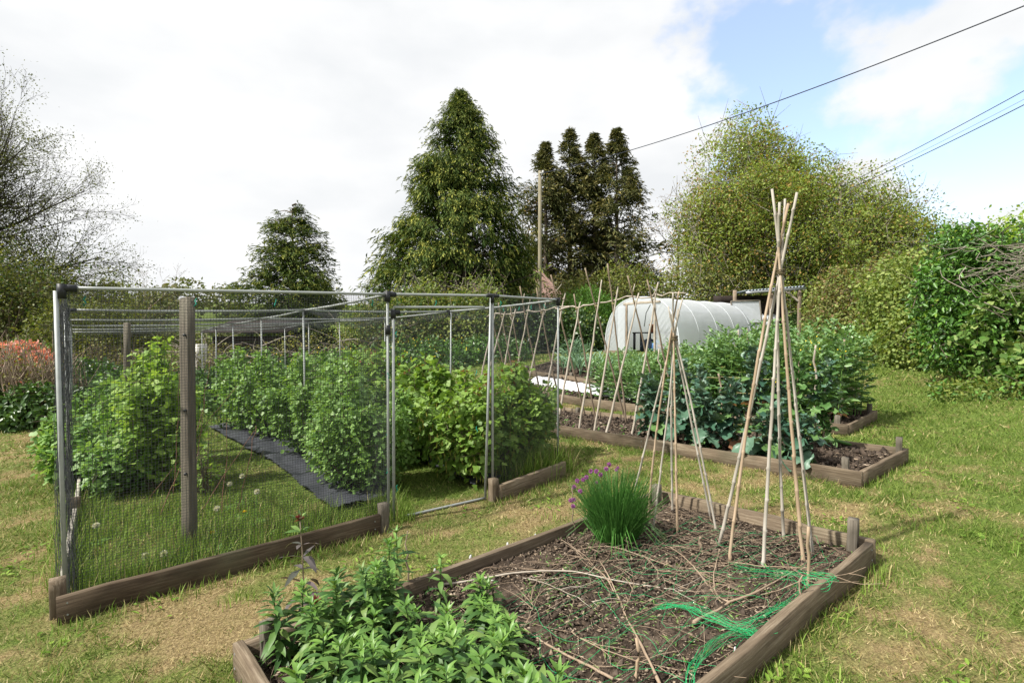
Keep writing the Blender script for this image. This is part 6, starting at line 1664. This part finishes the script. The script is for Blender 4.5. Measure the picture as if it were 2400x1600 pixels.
leaf_obj('white_flowers', [leaves(Pq[120:], rdir(140), Oq[120:] + [0, 0, .5], .075, .07, 'ovate')], L['white'], fb)
shrub('undergrowth', 'dark green undergrowth beneath the lean-to roof edge', 'undergrowth', [ell(13.0, 21.0, .3, 1.3, .9, .7), ell(13.6, 23.5, .6, 1.4, 1.2, 1.0)], [('elder', 4200, .13, 'ovate', .5)], 2270)
# back, behind the beds and the tunnel
shrub('bramble_hedge', 'tall straw coloured and green bramble hedge behind the polytunnel', 'hedge', [ell(6.0, 27.5, 2.1, 2.4, 1.3, 2.4), ell(9.2, 27.0, 2.0, 2.4, 1.3, 2.3), ell(11.6, 27.5, 1.9, 2.0, 1.3, 2.2), ell(3.6, 27.5, 1.8, 2.0, 1.3, 2.0)],
      [('bramble', 13000, .15, 'ovate', .5), ('hazelh', 8000, .14, 'ovate', .6)], 2280, (700, 1.1, .010), stickmat='greytwig', lump=.35, lscale=.9)
shrub('green_shrub', 'bright green feathery shrub behind the bean poles', 'shrub', [ell(3.4, 24.0, 1.2, 1.5, 1.2, 1.6), ell(4.6, 23.8, .9, 1.1, 1.0, 1.3)], [('gshrub', 17000, .115, 'diamond', .3)], 2290, lump=.35, lscale=1.3)
shrub('ivy_bank', 'dark ivy covered hedge bank behind the bean poles', 'hedge', [ell(.6, 21.8, .8, 1.9, 1.0, 1.5), ell(2.6, 22.0, .6, 1.5, 1.0, 1.2), ell(-1.2, 21.4, .9, 1.4, 1.0, 1.6)], [('ivy', 9500, .13, 'ovate', .75), ('dark', 3500, .12, 'ovate', .7), ('hazelh', 2600, .11, 'ovate', .6)], 2300, (160, .8, .01), lump=.4)
shrub('hazel_hedge', 'olive green hedge behind the right back of the fruit cage, below the big cypress', 'hedge', [ell(-3.4, 19.6, 1.3, 1.6, 1.1, 1.75), ell(-1.5, 19.4, 1.1, 1.5, 1.0, 1.6), ell(-5.0, 20.2, 1.5, 1.4, 1.0, 1.3)], [('hazelh', 12000, .115, 'ovate', .65), ('bramble', 4500, .11, 'ovate', .6), ('dark', 3500, .11, 'ovate', .7)], 2310, (420, .9, .008), stickmat='greytwig', lump=.45, lscale=1.1)
shrub('hedge_sprays', 'loose light green hedge sprays poking up before the big cypress', 'hedge', [ell(-3.2, 20.6, 2.7, 1.6, .6, .9), ell(-1.2, 20.6, 2.5, 1.0, .6, .8)], [('hedge_lt', 1500, .10, 'ovate', .6)], 2320, (140, 1.1, .008), stickmat='greytwig', shell=.9)
shrub('pale_bush', 'pale green bush in front of the far green field, left of the big cypress', 'bush', [ell(-7.6, 26.5, 2.0, 1.2, .9, 1.5)], [('hedge_lt', 3000, .13, 'ovate', .6)], 2325, (60, .8, .01))
# yellow flowered plants along the back of the cage
cel = shrub('celandine_bank', 'bank of dark leafy plants with small yellow flowers behind the cage', 'wild flowers', [ell(-8.2, 18.2, .35, 2.2, .9, .75), ell(-5.2, 17.4, .35, 2.2, .9, .75), ell(-2.6, 17.2, .3, 1.8, .9, .7), ell(-.6, 17.8, .25, 1.4, .8, .6)], [('dark', 9000, .11, 'ovate', .6), ('gshrub', 3500, .10, 'ovate', .6)], 2330, lump=.4)
Pq, Oq = blob_points([ell(-8.2, 18.2, .4, 2.25, .95, .85), ell(-5.2, 17.4, .4, 2.25, .95, .85), ell(-2.6, 17.2, .35, 1.85, .95, .8)], 520, seed=2332, shell=.12, lump=.4)
leaf_obj('yellow_flowers', [leaves(Pq, rdir(len(Pq)), Oq + [0, 0, .6], .05, .045, 'ovate')], L['yellow'], cel)
# layed hedge of twisted bare branches behind the cage
lh = thing('layed_hedge', hz(-8.4, 19.5, 0), 'layed hedge of twisted bare grey branches with few leaves behind the cage', 'hedge')
rng = np.random.default_rng(2340); b = MB()
for k in range(190):
    x = rng.uniform(-13.5, -4.8); y = 19.6 + rng.normal() * .25 - .05 * x * 0; p = np.array(hz(x, y, rng.uniform(.1, 1.5))); a = rng.choice([0, math.pi]) + rng.normal() * .6; l = rng.uniform(.5, 1.9)
    e = p + [math.cos(a) * l, math.sin(a) * l * .3, rng.normal() * .35 * l + .15]
    b.tube(spline([p, (p + e) / 2 + rng.normal(size=3) * [.15, .1, .18], e], 8), np.linspace(rng.uniform(.012, .034), .006, 8), 4, False)
link('branches', b.mesh('branches'), M['greytwig'], lh, 'stuff')
leaf_obj('foliage', [blob_leaves([ell(-11.5, 19.7, .9, 2.2, .5, .9), ell(-7.2, 19.7, 1.0, 2.6, .5, .9)], 3600, .09, .6, 'ovate', 2345), ], L['bramble'], lh)
leaf_obj('ivy', [blob_leaves([ell(-9.4, 19.9, .55, 2.6, .5, .8), ell(-6.0, 19.9, .5, 2.2, .5, .7)], 3800, .11, .75, 'ovate', 2347)], L['ivy'], lh)
# dark shed and pale post behind the cage
sh = thing('dark_shed', hz(-10.6, 21.0, 0), 'dark brown boarded shed behind the layed hedge', 'shed')
for k in range(8):
    z = Hf(-10.6, 21) + k * .235; beam('wall_board', (-11.9, 21.0, z), (-9.0, 20.7, z), .03, .225, M['darkplank'], sh, 90 + k)
V = np.array([[-12.2, 20.6, 1.62], [-8.7, 20.3, 1.62], [-8.7, 23.0, 2.2], [-12.2, 23.3, 2.2]]); V = np.concatenate([V, V + [0, 0, .05]])
link('roof', mesh_np('roof', V, [np.array([[3, 2, 1, 0], [4, 5, 6, 7], [0, 1, 5, 4], [1, 2, 6, 5], [2, 3, 7, 6], [3, 0, 4, 7]])]), M['darkplank'], sh)
for k, x in enumerate((-11.9, -9.0)):
    b = MB(); b.box((x, 22.1, Hf(x, 22) + .95), (.05, 2.3, 1.9)); link('side_wall', b.mesh('side_wall'), M['darkplank'], sh)
stake('pale_post', hz(-11.0, 18.6, 0), 1.62, .5, .16, M['render'], None, 99, label='pale broad gatepost seen beside the dark shed', cat='gatepost')
shrub('acer_shrub', 'small dark purple shrub behind the raspberries', 'shrub', [ell(-10.9, 15.2, .7, .8, .5, .45)], [('acer', 1700, .09, 'ovate', .5)], 2350)
shrub('scrub_bushes', 'bare brownish scrub bushes behind the raspberries at the left', 'bush', [ell(-13.5, 17.5, .8, 1.9, .8, 1.0), ell(-10.5, 17.3, .7, 1.4, .7, .9)], [('bramble', 2200, .08, 'ovate', .6)], 2360, (520, .8, .009), shell=.8)
shrub('dark_groundcover', 'dark glossy green ground cover behind the low raspberries at the left of the cage', 'ground cover', [ell(-9.6, 13.2, .35, 1.4, .9, .7), ell(-7.6, 13.4, .3, 1.4, .8, .65), ell(-11.2, 13.8, .5, 1.2, .8, .8)], [('dark', 7500, .12, 'ovate', .7), ('gshrub', 2200, .1, 'ovate', .6)], 2370, lump=.45)
# far left: bare hedge, azalea, dark leafy foot
shrub('bare_hedge', 'hedge of bare brown upright stems with reddish leaves at the left edge', 'hedge', [ell(-10.4, 11.3, .85, 1.05, .65, .85), ell(-11.9, 11.6, .9, 1.1, .7, .9)], [('bramble', 1900, .06, 'ovate', .6), ('azalea', 90, .06, 'ovate', .5)], 2380, (900, .75, .012), shell=.9, stickmat='hazel_brown', stickup=1.6)
az_ = shrub('azalea', 'azalea in coral orange flower on top of the bare hedge at the left edge', 'azalea', [ell(-11.5, 12.4, 1.35, .8, .5, .5)], [('gshrub', 700, .08, 'ovate', .5)], 2390, (80, .5, .008))
leaf_obj('flowers', [blob_leaves([ell(-11.5, 12.2, 1.55, .72, .4, .32), ell(-12.4, 12.2, 1.45, .5, .4, .3), ell(-10.75, 12.0, 1.42, .3, .25, .2)], 1500, .075, .7, 'ovate', 2392)], L['azalea'], az_)
shrub('dark_shrub', 'dark green leafy shrub at the foot of the bare hedge, left edge', 'shrub', [ell(-9.8, 10.9, .25, .9, .6, .6), ell(-11.2, 10.9, .3, 1.1, .7, .7), ell(-8.9, 11.6, .3, .7, .6, .55)], [('dark', 6500, .11, 'ovate', .65)], 2400, lump=.45)
# trees on the far ridge
rng = np.random.default_rng(2410)
for k in range(11):
    a = -.86 + k * .085 + rng.normal() * .015; d = rng.uniform(85, 120); x, y = d * a, d
    r_ = rng.uniform(2.5, 4.2)
    t = thing('far_tree', hz(x, y, 0), 'distant hazy tree on the far field edge beyond the cage', 'tree', 'distant trees along the far field')
    b = MB(); b.tube([hz(x, y, -.2), hz(x, y, r_ * .8)], [.3, .15], 5); link('trunk', b.mesh('trunk'), M['bark'], t)
    leaf_obj('crown', [blob_leaves([(x, y, Hf(x, y) + r_ * 1.0, r_ * 1.3, r_, r_ * .95)], 900, .75, .7, 'diamond', 2420 + k, shell=.6)], L['hill'], t)
shrub('field_hedge', 'long field hedge low in the distance behind the cage', 'hedge', [ell(-52 + k * 9, 62, .8, 5.2, 1.5, 1.5) for k in range(6)], [('hill', 5000, .5, 'diamond', .7), ('leftgreen', 2500, .45, 'diamond', .7)], 2440)

# ------------------------------------------------------------------ house roof, telegraph poles and wires
hs = thing('cottage', hz(2.2, 31, 0), 'cottage with a brown tiled roof half hidden behind the big cypress', 'house')
zb = Hf(2, 31); b = MB(); b.box((-.4, 33, zb + 1.4), (6.6, 5.0, 2.8)); link('wall', b.mesh('wall'), M['render'], hs)
V = np.array([[-3.9, 30.3, 3.4], [3.3, 30.3, 3.4], [1.6, 33, 5.75], [-3.9, 33, 5.75], [-3.9, 35.7, 3.4], [3.3, 35.7, 3.4]]); V2 = V - [0, 0, .12]
link('roof', mesh_np('roof', np.concatenate([V, V2]), [np.array([[0, 1, 2, 3], [3, 2, 5, 4], [9, 8, 7, 6], [10, 11, 8, 9], [0, 6, 7, 1]]), np.array([[1, 5, 2], [7, 8, 11]])]), M['rooftile'], hs)
def tele(label, x, y, top, r):
    z = Hf(x, y); t = thing('telegraph_pole', (x, y, z), label, 'telegraph pole')
    o = link('pole', None, None, t) if 0 else None
    b = MB(); b.tube([(0, 0, 0), ((top - z) * .5, 0, 0), (top - z + .3, 0, 0)], [r, r * .9, r * .78], 12)
    o = link('pole', b.mesh('pole', False), M['polewood'], t)
    o.matrix_basis = Matrix.Translation((x, y, z - .3)) @ Matrix.Rotation(R(-90), 4, 'Y') @ Matrix.Rotation(0, 4, 'X')
    b = MB(); b.tube([(x - .02, y - r - .02, top - .12), (x + .16, y - r - .02, top - .12)], .03, 6); b.tube([(x + .12, y - r - .02, top - .18), (x + .12, y - r - .02, top - .02)], .045, 8)
    link('insulator', b.mesh('insulator'), M['insulator'], t)
tele('weathered telegraph pole in front of the brownish cypresses', 1.16, 22.0, 8.35, .085)
tele('telegraph pole standing against the bushy tree at the right', 16.75, 27.0, 9.25, .09)
def wire(label, a, b_, sag, r):
    a = np.array(a); b_ = np.array(b_); t = np.linspace(0, 1, 40)[:, None]
    P = a + (b_ - a) * t - np.array([0, 0, 1.0]) * sag * 4 * t * (1 - t)
    tubeo('overhead_wire', P, r, M['wire'], None, 5, label=label, cat='wire')
wire('overhead wire running from the left telegraph pole to the top right corner', (1.24, 21.9, 8.22), (11.0, 7.2, 7.75), .42, .013)
wire('upper overhead wire from the right telegraph pole to the right edge', (16.85, 26.9, 9.1), (16.5, 13.0, 9.78), .12, .014)
wire('lower overhead wire from the right telegraph pole to the right edge', (16.85, 26.9, 8.8), (16.5, 13.0, 9.28), .14, .016)
wire('thin overhead wire between the two thicker ones on the right', (16.85, 26.9, 8.95), (16.5, 13.0, 9.47), .14, .006)
